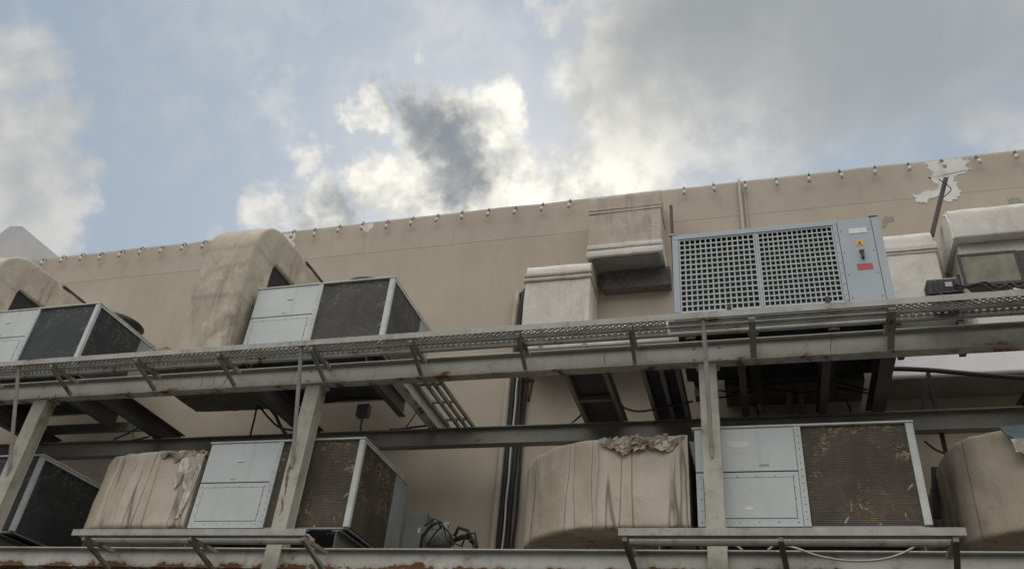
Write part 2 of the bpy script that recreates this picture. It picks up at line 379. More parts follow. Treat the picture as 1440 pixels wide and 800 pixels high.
def pole(x, xb, label):
    MB().tube([(x, 9.37, 5.81), (xb, 9.92, 4.25)], .030, 10).tube([(xb, 9.92, 4.25), (xb, 9.93, 4.12)], [.03,.014], 10).build('brace_pole', M['rail'], label=label, cat='brace pole', group='poles bracing the catwalk to the columns')
for k_, (x_, w_) in enumerate(((-8.55,.012),(-8.33,.012),(-8.10,.022),(1.1,.012),(-1.9,.01))): streak(ub, x_, 5.53, 5.80, w_, 10.0385, 11+k_, 'rust', 'rust_streak')
for x_ in (-11.61, -6.41, -.50):
    for dx_ in (-.17, .17):
        for z_ in (5.575, 5.755):
            MB().tube([(x_+dx_, 10.041, z_), (x_+dx_, 10.022, z_)], .016, 6).build('bolt', M['bracket'], ub)
pole(-6.40, -6.43, 'thin grey pole from the catwalk rail to the rust-run column')
pole(-11.72, -11.60, 'thin grey pole from the catwalk rail to the far left column')
pole(-.49, -.50, 'thin grey pole under the grey chiller, meeting the right column')

# cross beams of the upper platform, running back to the wall
cb = [(-13.4,.15,'cross beam under the far left upper unit'),
      (-10.53,.20,'heavy dark cross beam left of the duct with the arched top, under the platform'),
      (-7.55,.15,'dark cross beam under the middle upper unit, left of its centre'),
      (-5.10,.17,'grey cross beam beside the cable ladder, right of the middle upper unit'),
      (-.58,.13,'cross beam just behind the top of the right column'),
      (-.06,.10,'slim dark cross beam under the chiller, nearer its left end'),
      (1.03,.11,'slim dark cross beam under the chiller, nearer its right end'),
      (1.78,.18,'thick grey cross beam under the right end of the chiller'),
      (3.80,.14,'cross beam at the right edge under the white duct')]
for x, fl, lab in cb:
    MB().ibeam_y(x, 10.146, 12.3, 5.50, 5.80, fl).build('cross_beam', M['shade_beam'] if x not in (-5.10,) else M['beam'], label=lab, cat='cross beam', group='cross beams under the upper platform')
# paired channels with sheets between
def tray(name, xs, sheet, msheet, label, cat, plate=None):
    t = thing(name, ((xs[0]+xs[-1])/2, 11, 5.5), label, cat)
    for x in xs:
        MB().box((x-.03, 10.146, 5.50), (x-.018, 12.3, 5.70)).box((x-.018, 10.146, 5.50), (x+.03, 12.3, 5.512)).box((x-.018, 10.146, 5.688), (x+.03, 12.3, 5.70)).build('channel', M['dark_beam'], t)
    for a, c in zip(xs[:-1], xs[1:]):
        MB().box((a+.034, 10.2, sheet), (c-.034, 12.25, sheet+.02)).build('sheet', msheet, t)
    if plate:
        MB().box((xs[0]+.034, plate, 5.53), (xs[-1]-.034, plate+.07, 5.60)).build('cross_plate', M['dark_beam'], t)
    return t
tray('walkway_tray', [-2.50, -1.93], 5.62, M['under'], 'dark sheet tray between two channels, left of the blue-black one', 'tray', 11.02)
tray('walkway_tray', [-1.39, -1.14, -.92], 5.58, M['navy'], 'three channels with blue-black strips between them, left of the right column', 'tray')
# cable ladder
t = thing('cable_ladder', (-4.63, 11.2, 5.5), 'narrow four-rail cable ladder under the platform, right of the middle upper unit', 'cable ladder')
for x in (-4.84, -4.67, -4.545, -4.42):
    MB().bar((x, 10.15, 5.535), (x, 12.3, 5.535), .034, .06).build('rail', M['dark_beam'], t)
for y in (10.35, 10.95, 11.6, 12.2):
    MB().bar((-4.83, y, 5.582), (-4.43, y, 5.582), .05, .03).build('rung', M['dark_beam'], t)
# lower cross beams
for x in (-13.2, -11.7, -8.0, -5.62, -1.2, -.6, 1.78, 3.9):
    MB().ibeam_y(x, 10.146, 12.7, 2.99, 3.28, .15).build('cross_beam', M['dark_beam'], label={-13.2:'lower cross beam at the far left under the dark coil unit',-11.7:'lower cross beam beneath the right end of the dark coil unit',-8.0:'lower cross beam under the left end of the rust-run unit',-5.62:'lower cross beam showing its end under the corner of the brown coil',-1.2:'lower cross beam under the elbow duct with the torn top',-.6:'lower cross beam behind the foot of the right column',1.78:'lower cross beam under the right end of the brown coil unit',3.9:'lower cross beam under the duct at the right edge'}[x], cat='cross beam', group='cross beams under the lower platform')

# ------------------------------------------------------------------ catwalks
def zigzag(b, x0, x1, ya, yb, z, rows, per=.085):
    n = int((x1-x0)/per); dy = (yb-ya)/rows
    for r in range(rows+1):
        y = ya + dy*r; pts = []
        for i in range(2*n+1):
            off = (dy*.42 if (i % 2) ^ (r % 2) else -dy*.42)
            pts.append((x0 + per/2*i, min(max(y+off, ya-.01), yb+.01), z + rnd.uniform(-.003,.003)))
        vs = []; fs = []
        for i, p in enumerate(pts):
            for (dy_, dz) in ((-.007,-.006),(.007,-.006),(.007,.006),(-.007,.006)): vs.append((p[0], p[1]+dy_, p[2]+dz))
        for i in range(len(pts)-1):
            for k in range(4): fs.append((i*4+k, i*4+(k+1) % 4, i*4+4+(k+1) % 4, i*4+4+k))
        b.add(vs, fs)

cw = thing('catwalk', (-4, 9.55, 5.5), 'long mesh-floored catwalk along the upper platform edge', 'catwalk')
X0, X1 = -19, 8
def angle_x(x0, x1, y, z0, z1, leg):      # L section, upright leg in front
    return MB().box((x0, y, z0), (x1, y+.012, z1)).box((x0, y+.012, z1-.012), (x1, y+leg, z1))
b = angle_x(X0, X1, 9.325, 5.795, 5.888, .08); b.build('outer_rail', M['rail'], cw, bevel=.003)
MB().box((X0, 9.525, 5.80), (X1, 9.570, 5.862)).build('middle_rail', M['rail'], cw, bevel=.003)
MB().box((X0, 9.705, 5.79), (X1, 9.765, 5.862)).build('inner_rail', M['rail'], cw, bevel=.003)
for a, c in ((X0, -.95), (1.86, X1)):
    g1 = MB(); zigzag(g1, a, c, 9.415, 9.515, 5.85, 3); zigzag(g1, a, c, 9.58, 9.70, 5.85, 3); g1.build('grating', M['mesh'], cw)
for y in (9.445, 9.492, 9.61, 9.66):
    MB().tube([(-.95, y, 5.83), (1.86, y, 5.83)], .017, 8).build('floor_rod', M['rail'], cw)
bx = [-12.62, -11.01, -9.34, -7.82, -6.22, -4.62, -3.01, -1.45, .12, 1.79, 3.4, 5.0]
for x in bx:
    w = .085 if x in (.12, 1.79) else .055
    MB().bar((x, 9.345, 5.765), (x, 9.965, 5.765), w, .055).build('arm', M['bracket'], cw)
    wob = rnd.uniform(-.03,.03)
    MB().bar((x, 9.36, 5.735), (x+wob, 9.955, 5.53), w*.95, .045).build('strut', M['bracket'], cw)

def lower_catwalk(x0, x1, brs, label):
    cw = thing('catwalk', ((x0+x1)/2, 9.5, 2.6), label, 'catwalk', 'short lower catwalks')
    angle_x(x0, x1, 9.325, 2.945, 3.032, .08).build('outer_rail', M['rail'], cw, bevel=.003)
    MB().tube([(x0+.03, 9.47, 2.985), (x1-.02, 9.47, 2.985)], .022, 8).build('middle_rail', M['rail'], cw)
    MB().box((x0+.08, 9.62, 2.935), (x1-.05, 9.68, 3.01)).build('inner_rail', M['rail'], cw, bevel=.003)
    for y in (9.43, 9.53, 9.575): MB().tube([(x0+.05, y, 3.0), (x1-.05, y, 3.0)], .014, 8).build('floor_rod', M['rail'], cw)
    for x in brs:
        MB().bar((x, 9.345, 2.915), (x+.02, 9.965, 2.915), .055, .05).build('arm', M['bracket'], cw)
        MB().bar((x, 9.36, 2.905), (x+.06, 9.955, 2.665), .06, .045).build('strut', M['strut'] if x > -4 else M['bracket'], cw)
lower_catwalk(-9.27, -5.60, (-9.06, -7.33, -5.63), 'short lower catwalk under the rust-run column and unit')
lower_catwalk(-1.57, 2.05, (-1.50, .21, 1.94), 'short lower catwalk with rusty struts under the right unit')

# ------------------------------------------------------------------ packaged air units
def panel_with_screws(b, x0, x1, z0, z1, y, th=.022, inset=.045, n=6, rows=True):
    b.box((x0, y, z0), (x1, y+th, z1), 0)
    if rows:
        for i in range(n):
            x = x0+inset+(x1-x0-2*inset)*i/(n-1)
            for z in (z0+inset, z1-inset): b.box((x-.007, y-.004, z-.007), (x+.007, y+.001, z+.007), 1)
        for i in range(1, n-2):
            z = z0+inset+(z1-z0-2*inset)*i/(n-2)
            for xx in (x0+inset, x1-inset): b.box((xx-.007, y-.004, z-.007), (xx+.007, y+.001, z+.007), 1)

def air_unit(x0, x1, split, z0, z1, Y0, Y1, seam, coil, label, fans=(), side_split=.72, allcoil=False, stickers=False):
    t = thing('air_unit', ((x0+x1)/2, Y0, z0), label, 'air conditioner', 'packaged air units on the platforms')
    MB().box((x0+.03, Y0+.05, z0+.09), (x1-.05, Y1-.03, z1-.05)).build('casing', M['inside'], t)
    MB().box((x0+.01, Y0+.03, z0), (x1-.03, Y1, z0+.06)).build('base', M['greypanel'], t)
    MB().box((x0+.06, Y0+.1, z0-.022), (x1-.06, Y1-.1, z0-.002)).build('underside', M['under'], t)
    MB().box((x0-.02, Y0-.016, z1-.028), (x1+.012, Y1+.02, z1)).build('roof', M['frame'], t, bevel=.004)
    zt = z1-.03; zb = z0+.05
    if not allcoil:
        p = MB(); panel_with_screws(p, x0+.012, split-.09, seam+.008, zt, Y0, rows=False)
        pu = p.build('access_panel', [M['panel'], M['screw']], t, bevel=.003)
        p = MB(); panel_with_screws(p, x0+.012, split-.09, z0+.005, seam-.008, Y0, rows=True, inset=.055)
        p.build('access_panel', [M['panel'], M['screw']], t, bevel=.003)
        MB().box((x0+.10, Y0-.0015, z0+.105), (split-.15, Y0+.01, seam-.075)).build('cover_gap', M['seam'], t)
        MB().box((x0+.106, Y0-.005, z0+.111), (split-.156, Y0-.001, seam-.081)).build('cover_plate', M['panel'], t, bevel=.002)
        MB().box((x0+.02, Y0+.01, seam-.008), (split-.09, Y0+.03, seam+.008)).build('panel_seam', M['seam'], t)
        p = MB(); p.box((split-.086, Y0-.008, z0+.005), (split-.004, Y0+.03, zt))
        for k in range(14):
            z = zb + (zt-zb)*(k+.5)/14; p.box((split-.05, Y0-.012, z-.007), (split-.036, Y0-.007, z+.007), 1)
        p.build('mullion', [M['frame'], M['screw']], t, bevel=.003)
        cx0 = split
        if not stickers:
            lx = x0 + (split-x0)*rnd.uniform(.42,.55)
            MB().box((lx-.06, Y0-.012, seam+.33), (lx+.05, Y0-.001, seam+.352)).build('latch', M['label_white'], pu)
            MB().box((lx-.10, Y0-.004, seam+.05), (lx-.02, Y0-.001, seam+.066)).build('rating_plate', M['label_grey'], pu)
        else:
            MB().box((x0+.80, Y0-.004, seam+.07), (x0+.92, Y0-.001, seam+.10)).build('rating_plate', M['label_grey'], pu)
        if stickers:
            xa = (x0+split)/2-.12
            MB().prism([(xa-.15,Y0-.003,seam+.37),(xa-.10,Y0-.003,seam+.33),(xa+.10,Y0-.003,seam+.33),(xa+.15,Y0-.003,seam+.37),(xa+.10,Y0-.003,seam+.41),(xa-.10,Y0-.003,seam+.41)], (0,.002,0)).build('oval_sticker', M['label_white'], t)
            MB().box((xa+.04,Y0-.008,z0+.21),(xa+.13,Y0-.0055,z0+.255)).build('small_sticker', M['label_white'], t)
    else: cx0 = x0
    cpw = .085
    MB().box((cx0+.004, Y0+.022, zb-.02), (x1-cpw, Y0+.045, zt)).build('coil', coil, t)
    MB().box((x1-cpw, Y0-.006, z0+.02), (x1-.012, Y0+.06, zt), 0).box((x1-.012, Y0-.006, z0+.02), (x1+.004, Y0+.06, zt), 0).build('corner_post', M['frame'], t, bevel=.004)
    ys = Y0 + (Y1-Y0)*side_split
    MB().box((x1-.05, Y0+.064, zb-.02), (x1-.012, ys-.01, zt)).build('coil', coil, t)
    MB().box((x1-.045, ys, zb-.02), (x1-.004, Y1, zt)).build('side_panel', M['greypanel'], t, bevel=.003)
    # a light frame edge along the right top
    MB().box((x1-.03, Y0+.062, zt-.045), (x1+.006, Y1, zt-.001)).build('side_rail', M['frame'], t)
    for fx, fy, fr in fans:
        f = MB(); ring = []
        n = 36
        for rr, zz in ((fr, z1), (fr*1.02, z1+.16), (fr*1.07, z1+.22), (fr*.98, z1+.22), (fr*.96, z1)):
            ring.append([(fx+math.cos(a*2*math.pi/n)*rr, fy+math.sin(a*2*math.pi/n)*rr, zz) for a in range(n)])
        vs = [v for R in ring for v in R]
        fs = [(i*n+k, i*n+(k+1) % n, (i+1)*n+(k+1) % n, (i+1)*n+k) for i in range(len(ring)-1) for k in range(n)]
        f.add(vs, fs, 0, True); fr_o = f.build('fan_ring', M['black'], t)
        gmb = MB()
        for q in (.3,.55,.8):
            gmb.tube([(fx+math.cos(a*2*math.pi/24)*fr*q, fy+math.sin(a*2*math.pi/24)*fr*q, z1+.215) for a in range(25)], .006, 5)
        for a in range(4):
            gmb.bar((fx-math.cos(a*math.pi/4)*fr, fy-math.sin(a*math.pi/4)*fr, z1+.222), (fx+math.cos(a*math.pi/4)*fr, fy+math.sin(a*math.pi/4)*fr, z1+.222), .02, .008)
        gmb.build('fan_guard', M['black'], fr_o)
    # skids
    for x in (x0+.25, x1-.3):
        MB().box((x-.06, Y0+.08, z0-.06), (x+.06, Y1-.05, z0-.026)).build('skid', M['under'], t)
    return t
Yu = 10.25
air_unit(-8.15, -5.51, -6.86, 3.34, 4.70, Yu, 12.02, 4.035, M['coil_brown'], 'lower air unit with white panels and brown coil, crossed by the rust-run column')
air_unit(-.74, 1.92, .605, 3.34, 4.67, Yu, 12.0, 4.045, M['coil_brown'], 'lower air unit with white panels and wide brown coil, behind the right column', stickers=True)
air_unit(-8.16, -5.55, -6.875, 6.20, 7.61, Yu, 12.02, 6.985, M['coil_grey'], 'upper air unit with white panels and dark grey coil, right of the arched duct', fans=((-6.34, 11.0, .5), (-7.3, 11.4, .4)))
air_unit(-14.2, -11.56, -12.93, 6.20, 7.63, Yu, 12.02, 7.0, M['coil_black'], 'upper air unit at the far left with black coil and white panels', fans=((-12.15, 11.35, .5),))
air_unit(-14.1, -11.52, -12.5, 3.34, 4.66, 10.40, 12.1, 4.03, M['coil_black'], 'lower air unit at the far left edge, all dark coils behind the column', side_split=.9, allcoil=True)

# ------------------------------------------------------------------ the grey chiller
c = thing('chiller', (.54, 10.1, 6.28), 'blue-grey chiller with two square-mesh grilles and a control panel on the upper platform', 'chiller')
x0, x1, Y0, Y1, z0, z1 = -.925, 2.0, 10.10, 12.0, 6.28, 7.79
MB().box((x0+.04, Y0+.16, z0+.05), (x1-.03, Y1-.04, z1-.05)).build('casing', M['inside'], c)
MB().box((x0, Y0, z1-.09), (x1-.57, Y0+.05, z1)).build('top_rail', M['chiller'], c, bevel=.004)
MB().box((x0+.004, Y0+.052, z1-.03), (x1-.006, Y1, z1+.004)).build('roof', M['chiller'], c)
MB().box((x0, Y0, z0), (x1-.57, Y0+.05, z0+.11)).build('bottom_rail', M['chiller'], c, bevel=.004)
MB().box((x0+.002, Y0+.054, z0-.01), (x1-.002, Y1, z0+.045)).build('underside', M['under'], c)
MB().box((x0, Y0, z0+.112), (x0+.09, Y0+.06, z1-.092)).build('post', M['chiller'], c, bevel=.004)
MB().box((.278, Y0+.004, z0+.112), (.312, Y0+.05, z1-.092)).build('post', M['chiller'], c, bevel=.003)
MB().box((x0+.004, Y0+.062, z0+.05), (x0+.03, Y1, z1-.032)).build('side_panel', M['chiller'], c)
MB().box((x1-.03, Y0+.062, z0+.05), (x1-.004, Y1, z1-.032)).build('side_panel', M['chiller'], c)
def grille(xa, xb, za, zb, nc, nr):
    MB().box((xa, Y0+.09, za), (xb, Y0+.12, zb)).build('coil', M['chcoil'], c)
    g = MB(); w = (xb-xa)/nc*.25; bw = .02
    g.box((xa, Y0+.012, za), (xa+bw, Y0+.032, zb)); g.box((xb-bw, Y0+.012, za), (xb, Y0+.032, zb))
    g.box((xa+bw, Y0+.012, za), (xb-bw, Y0+.032, za+bw)); g.box((xa+bw, Y0+.012, zb-bw), (xb-bw, Y0+.032, zb))
    for i in range(1, nc):
        x = xa+bw/2+(xb-xa-bw)*i/nc; g.box((x-w/2, Y0+.018, za+bw), (x+w/2, Y0+.024, zb-bw))
    w = (zb-za)/nr*.25
    for j in range(1, nr):
        z = za+bw/2+(zb-za-bw)*j/nr; g.box((xa+bw, Y0+.014, z-w/2), (xb-bw, Y0+.0176, z+w/2))
    g.build('grille', M['grille'], c)
grille(x0+.094, .274, z0+.114, z1-.094, 14, 14)
grille(.316, 1.365, z0+.114, z1-.094, 15, 15)
p = MB(); p.box((1.369, Y0-.002, z0+.112), (1.426, Y0+.05, z1-.092)); 
for k in range(7): p.box((1.39, Y0-.007, z0+.2+k*.18), (1.404, Y0-.0015, z0+.214+k*.18), 1)
p.build('post', [M['chiller'], M['screw']], c, bevel=.003)
p = MB(); p.box((1.433, Y0-.006, z0+.02), (1.885, Y0+.06, z1-.02), 0)
for k in range(4):
    for x in (1.47, 1.85): p.box((x-.008, Y0-.011, z0+.14+k*.38), (x+.008, Y0-.005, z0+.156+k*.38), 1)
pan = p.build('control_panel', [M['chiller'], M['screw']], c, bevel=.004)
MB().box((1.892, Y0-.002, z0+.01), (x1, Y0+.06, z1-.01)).build('post', M['chiller'], c, bevel=.004)
pz = lambda r: r*Y0
ORG[pan] = ORG[c]
MB().box((1.57, Y0-.011, pz(.748)-.045), (1.81, Y0-.008, pz(.748)+.045)).build('name_sticker', M['label_white'], pan)
MB().box((1.635, Y0-.011, pz(.727)-.048), (1.735, Y0-.008, pz(.727)+.044)).build('warning_sticker', M['label_yellow'], pan)
MB().prism([(1.66,Y0-.0135,pz(.727)-.028),(1.71,Y0-.0135,pz(.727)-.028),(1.685,Y0-.0135,pz(.727)+.024)], (0,.002,0)).build('warning_triangle', M['rust'], pan)
MB().box((1.675, Y0-.05, pz(.706)-.075), (1.712, Y0-.011, pz(.706)+.065)).box((1.662, Y0-.022, pz(.706)+.03), (1.725, Y0-.0112, pz(.706)+.085)).build('handle', M['black'], pan, bevel=.006)
MB().box((1.60, Y0-.011, pz(.686)-.05), (1.80, Y0-.008, pz(.686)+.05)).build('red_sticker', M['label_red'], pan)
MB().box((1.87, Y0-.01, z1+.006), (1.99, Y0+.05, z1+.05)).build('lifting_lug', M['greypanel'], c)
MB().box((x0-.04, Y0-.008, z1+.002), (x0+.07, Y0+.05, z1+.03)).build('lifting_lug', M['greypanel'], c)
for x in (-.16, 1.15):
    MB().box((x-.03, Y0-.025, z0+.06), (x+.03, Y0-.002, z0+.19)).build('clip', M['black'], c, bevel=.004)
# stools between platform and chiller
for x, lab in ((-.72,'under the left end of the chiller'), (.13,'under the left grille of the chiller'), (1.18,'under the right grille of the chiller'), (1.86,'under the control panel end of the chiller')):
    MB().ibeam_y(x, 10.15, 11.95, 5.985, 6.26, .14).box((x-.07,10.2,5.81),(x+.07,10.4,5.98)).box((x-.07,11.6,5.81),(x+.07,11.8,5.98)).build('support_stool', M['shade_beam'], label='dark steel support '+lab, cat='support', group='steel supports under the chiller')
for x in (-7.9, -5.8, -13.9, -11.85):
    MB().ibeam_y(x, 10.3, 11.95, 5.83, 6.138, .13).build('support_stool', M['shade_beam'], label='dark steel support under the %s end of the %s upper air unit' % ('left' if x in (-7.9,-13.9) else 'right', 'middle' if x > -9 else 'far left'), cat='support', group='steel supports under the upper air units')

# ------------------------------------------------------------------ lagged ducts
def ridged(p, sc, seed):
    q = Vector((p.x*sc[0]+seed*3.7, p.y*sc[1]+seed*1.3, p.z*sc[2]-seed*2.1))
    v = mnoise.fractal(q, 1., 2.1, 4); return 1-2*abs(v)
def crumple(v, n, amp, sc, seed):
    if amp > .04:                       # loose canvas: flat facets meeting in sharp creases
        q = Vector((v.x*1.9+seed+v.z*.8, v.y*1.9-v.z*.4, v.z*1.15)) + mnoise.noise_vector(v*1.3)*.3
        dd, _ = mnoise.voronoi(q); v = v + n*(min(.6, dd[1]-dd[0])*amp*2.0)
        dd, _ = mnoise.voronoi(q*2.2); v = v + n*(min(.5, dd[1]-dd[0])*amp*1.0); amp *= .16
    d = ridged(v, sc, seed)*amp + mnoise.fractal(Vector((v.x*.9, v.y*.9, v.z*.9+seed)), 1., 2., 3)*amp*1.3
    return v + n*d

def sweep(b, centers, tang, side, w, h, amp, sc, seed, cr=.06, step=.045, mi=0, cap=(True, True), taper=None):
    """rounded-rectangle tube along a list of centres; side = constant or per-ring side axis"""
    rings = []
    # cross-section outline in (a,b): a along side (w), b along side x tangent (h)
    out = []
    def seg(a0, b0, a1, b1):
        L = math.hypot(a1-a0, b1-b0); n = max(1, int(L/step))
        for i in range(n): out.append((a0+(a1-a0)*i/n, b0+(b1-b0)*i/n))
    W, H = w/2, h/2
    def corner(ca, cb, s0):
        for i in range(4):
            a = math.radians(s0+90*i/4); out.append((ca+math.cos(a)*cr, cb+math.sin(a)*cr))
    seg(-W+cr, -H, W-cr, -H); corner(W-cr, -H+cr, -90); seg(W, -H+cr, W, H-cr); corner(W-cr, H-cr, 0)
    seg(W-cr, H, -W+cr, H); corner(-W+cr, H-cr, 90); seg(-W, H-cr, -W, -H+cr); corner(-W+cr, -H+cr, 180)
    n = len(out)
    for i, c0 in enumerate(centers):
        t = tang[i].normalized(); s = (side[i] if isinstance(side, list) else side).normalized(); u = s.cross(t).normalized()
        R = []
        k = taper(i) if taper else 1.
        for a, bb in out:
            p = c0 + s*a*k + u*bb*k
            nn = (s*a/W**1.0 + u*bb/H)
            m_ = max(abs(a)/W, abs(bb)/H)
            nn = (s*(a/W if abs(a)/W > .97*m_ else 0) + u*(bb/H if abs(bb)/H > .97*m_ else 0)).normalized()
            R.append(crumple(p, nn, amp, sc, seed))
        rings.append(R)
    vs = [v for R in rings for v in R]
    fs = [(i*n+k, i*n+(k+1) % n, (i+1)*n+(k+1) % n, (i+1)*n+k) for i in range(len(rings)-1) for k in range(n)]
    b.add(vs, fs, mi, True)
    if cap[0]: b.add(rings[0], [tuple(range(n))[::-1]], mi)
    if cap[1]: b.add(rings[-1], [tuple(range(n))], mi)
    return rings

def path(points, radii, step=.045):
    """polyline with rounded corners -> centres and tangents"""
    P = [Vector(p) for p in points]; out = []
    for i in range(len(P)):
        if i in (0, len(P)-1): out.append(P[i]); continue
        r = radii[i]; d0 = (P[i-1]-P[i]).normalized(); d1 = (P[i+1]-P[i]).normalized()
        ang = d0.angle(d1); tl = r/math.tan(ang/2); a = P[i]+d0*tl; e = P[i]+d1*tl
        bis = (d0+d1).normalized(); cc = P[i] + bis*(r/math.sin(ang/2))
        va, ve = a-cc, e-cc; th = va.angle(ve); n = max(3, int(r*th/step)+4); ax = va.cross(ve).normalized()
        for k in range(n+1): out.append(cc + Matrix.Rotation(th*k/n, 3, ax) @ va)
    res = [out[0]]
    for p in out[1:]:
        L = (p-res[-1]).length
        if L < 1e-5: continue
        n = max(1, int(L/step)); q = res[-1].copy()
        for k in range(1, n+1): res.append(q + (p-q)*k/n)
    tg = [(res[min(i+1, len(res)-1)]-res[max(i-1, 0)]).normalized() for i in range(len(res))]
    return res, tg

EX, EZ = Vector((1,0,0)), Vector((0,0,1))
def arch_duct(xl, xr, label, seed, grp='arched ducts reaching back to the wall'):
    xm = (xl+xr)/2
    t = thing('arched_duct', (xm, 10.3, 6.1), label, 'duct', grp)
    b = MB(); cs, tg = path([(xm,10.29,6.15),(xm,10.29,8.78),(xm,11.40,8.78)], [0,.40,0])
    sweep(b, cs, tg, EX, xr-xl, .66, .011, (1.6,1.6,.9), seed, cr=.045, taper=lambda i: 1.0 if (cs[i].z < 7.3 and cs[i].y < 10.5) else (1.03 if cs[i].z < 8.36 else 1.055))
    b.build('leg_and_bend', M['lag'], t)
    b = MB(); cs, tg = path([(xm,11.405,8.40),(xm,12.74,8.40)], [0,0])
    sweep(b, cs, tg, EX, xr-xl+.03, 1.46, .016, (1.6,1.8,2.0), seed+9, cr=.07)
    b.build('rear_run', M['lag'], t)
    MB().box((xl+.08,10.5,7.55),(xr-.03,11.42,8.50)).build('dark_infill', M['rubber'], t)  # dark box closing the gap between leg and rear run
    MB().bar((xr-.005,11.55,9.125),(xr-.005,12.70,9.125),.07,.05).build('edge_strip', M['post'], t)
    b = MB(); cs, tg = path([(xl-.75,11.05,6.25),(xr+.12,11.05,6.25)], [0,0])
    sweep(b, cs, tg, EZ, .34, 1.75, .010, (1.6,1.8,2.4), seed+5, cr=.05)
    b.build('plenum', M['shade_duct'], t)
    torn_strip(t, xl-.70, xl+.30, 10.16, 6.40, seed, .16, M['lag'], hang=.12, name='loose_wrap')
    return t
def torn_strip(t, x0, x1, y, z, seed, amp=.09, mat=None, hang=.12, name='torn_lagging', steps=70):
    """ragged crust of ripped insulation along a top edge"""
    b = MB(); n = steps; rows = 12; vs = []; fs = []
    for i in range(n+1):
        x = x0+(x1-x0)*i/n; e = max(0, math.sin(math.pi*i/n))**.5
        for j in range(rows+1):
            v = j/rows                       # 0 front low edge .. 1 back on top
            if v < .5: yy = y-.018; zz = z - hang*e*(1-v/.5)*(1+.8*fz(seed, x, 1, 5))
            else: yy = y + (v-.5)/.5*.38; zz = z + .02*e
            q = Vector((x*7, yy*7+seed, zz*9)); d = mnoise.fractal(q, .8, 2.1, 6)
            d2 = mnoise.fractal(q*2.1+Vector((5,5,5)), .8, 2., 5)
            vs.append((x+d2*.04*e, yy - abs(d)*amp*.8*e, zz + (d2*amp*.5 + abs(d)*amp*.5 - .02)*e))
    for i in range(n):
        for j in range(rows): fs.append((i*(rows+1)+j, (i+1)*(rows+1)+j, (i+1)*(rows+1)+j+1, i*(rows+1)+j+1))
    b.add(vs, fs, 0, False); b.build(name, mat or M['torn'], t)
arch_duct(-9.28, -8.30, 'tan lagged duct rising and arching over to the wall, left of the middle upper unit', 3)
arch_duct(-15.25, -14.26, 'tan lagged duct arching to the wall at the far left edge', 11)

def elbow_duct(pts, rad, w, h, label, seed, mat, torn=None, amp=.022, zc=3.95):
    xs = [p[0] for p in pts]
    t = thing('elbow_duct', (sum(xs)/len(xs), 10.8, zc-h/2), label, 'duct', 'lagged elbow ducts on the lower platform')
    b = MB(); cs, tg = path([(p[0],p[1],zc) for p in pts], rad)
    sweep(b, cs, tg, EZ, h, w, amp, (2.6,2.6,.7), seed, cr=.05)
    b.build('lagging', mat, t)
    return t, cs, tg
def vribs(t, xs, y, z0, z1, mat, seed):
    for k, x in enumerate(xs):
        b = MB(); pts = [(x+fz(seed+k, z0+(z1-z0)*i/14, .035, 1.4), y+.002, z0+.02+(z1-z0-.04)*i/14) for i in range(15)]
        b.tube(pts, [.004]+[.013]*13+[.004], 6); b.build('seam_fold', mat, t)

t, cs, tg = elbow_duct([(-.82,10.91),(-2.68,10.91),(-2.68,12.74)], [0,.86,0], 1.30, 1.23, 'tan lagged elbow duct with a torn crumpled top edge, between the two lower air units', 21, M['lag2'])
torn_strip(t, -2.0, -.84, 10.25, 4.55, 4, .095, hang=.20)
torn_strip(t, -1.75, -1.0, 10.235, 4.50, 17, .05, hang=.16, name='torn_flap', mat=M['lag2'])
vribs(t, (-2.02, -1.0), 10.245, 3.36, 4.53, M['lag2'], 3)
t, cs, tg = elbow_duct([(-8.22,10.78),(-10.13,10.78),(-10.13,12.74)], [0,.60,0], 1.02, 1.22, 'tan lagged elbow duct with white cracked foil end, left of the rust-run unit', 33, M['lag2'], zc=3.97)
torn_strip(t, -9.05, -8.25, 10.255, 4.56, 9, .07, hang=.15, mat=M['torn'])
torn_strip(t, -8.62, -8.2, 10.25, 4.5, 14, .06, hang=1.0, mat=M['foil'], name='foil_strip', steps=30)
vribs(t, (-9.72, -9.45, -9.30), 10.262, 3.38, 4.55, M['lag2'], 8)
t, cs, tg = elbow_duct([(5.2,10.62),(2.88,10.98),(2.88,12.74)], [0,.30,0], .95, 1.25, 'rounded tan lagged duct with a blue-grey torn patch at the right edge', 47, M['lag2'], zc=3.99)
b = MB(); b.prism([(2.90,10.395,4.60),(2.94,10.39,4.50),(3.05,10.37,4.42),(3.06,10.37,4.28),(3.25,10.34,4.30),(3.6,10.29,4.33),(3.6,10.29,4.60)], (0,-.03,.0)); b.build('torn_patch', M['blue'], t)
b = MB(); b.prism([(2.98,10.355,4.43),(3.0,10.35,4.26),(3.06,10.345,4.25),(3.09,10.34,4.19),(3.13,10.335,4.25),(3.6,10.26,4.26),(3.6,10.26,4.42)], (0,-.012,0)); b.build('foil_patch', M['foil'], t)

def box_duct(b, x0, x1, prof, amp, sc, seed, step=.05, mi=0):
    """prism along x of a rounded YZ outline, subdivided and slightly dented"""
    pts = []
    for i in range(len(prof)):
        a = Vector((0,)+prof[i]); e = Vector((0,)+prof[(i+1) % len(prof)]); n = max(1, int((e-a).length/step))
        for k in range(n): pts.append(a+(e-a)*k/n)
    n = len(pts); nx = max(2, int((x1-x0)/step)); cen = sum(pts, Vector())/n; vs = []
    for i in range(nx+1):
        for p in pts:
            q = Vector((x0+(x1-x0)*i/nx, p.y, p.z)); nn = (p-cen).normalized()
            vs.append(crumple(q, nn, amp, sc, seed))
    fs = [(i*n+k, (i+1)*n+k, (i+1)*n+(k+1) % n, i*n+(k+1) % n) for i in range(nx) for k in range(n)]
    b.add(vs, fs, mi, True)
    b.add(vs[:n], [tuple(range(n))], mi); b.add(vs[-n:], [tuple(range(n))[::-1]], mi)
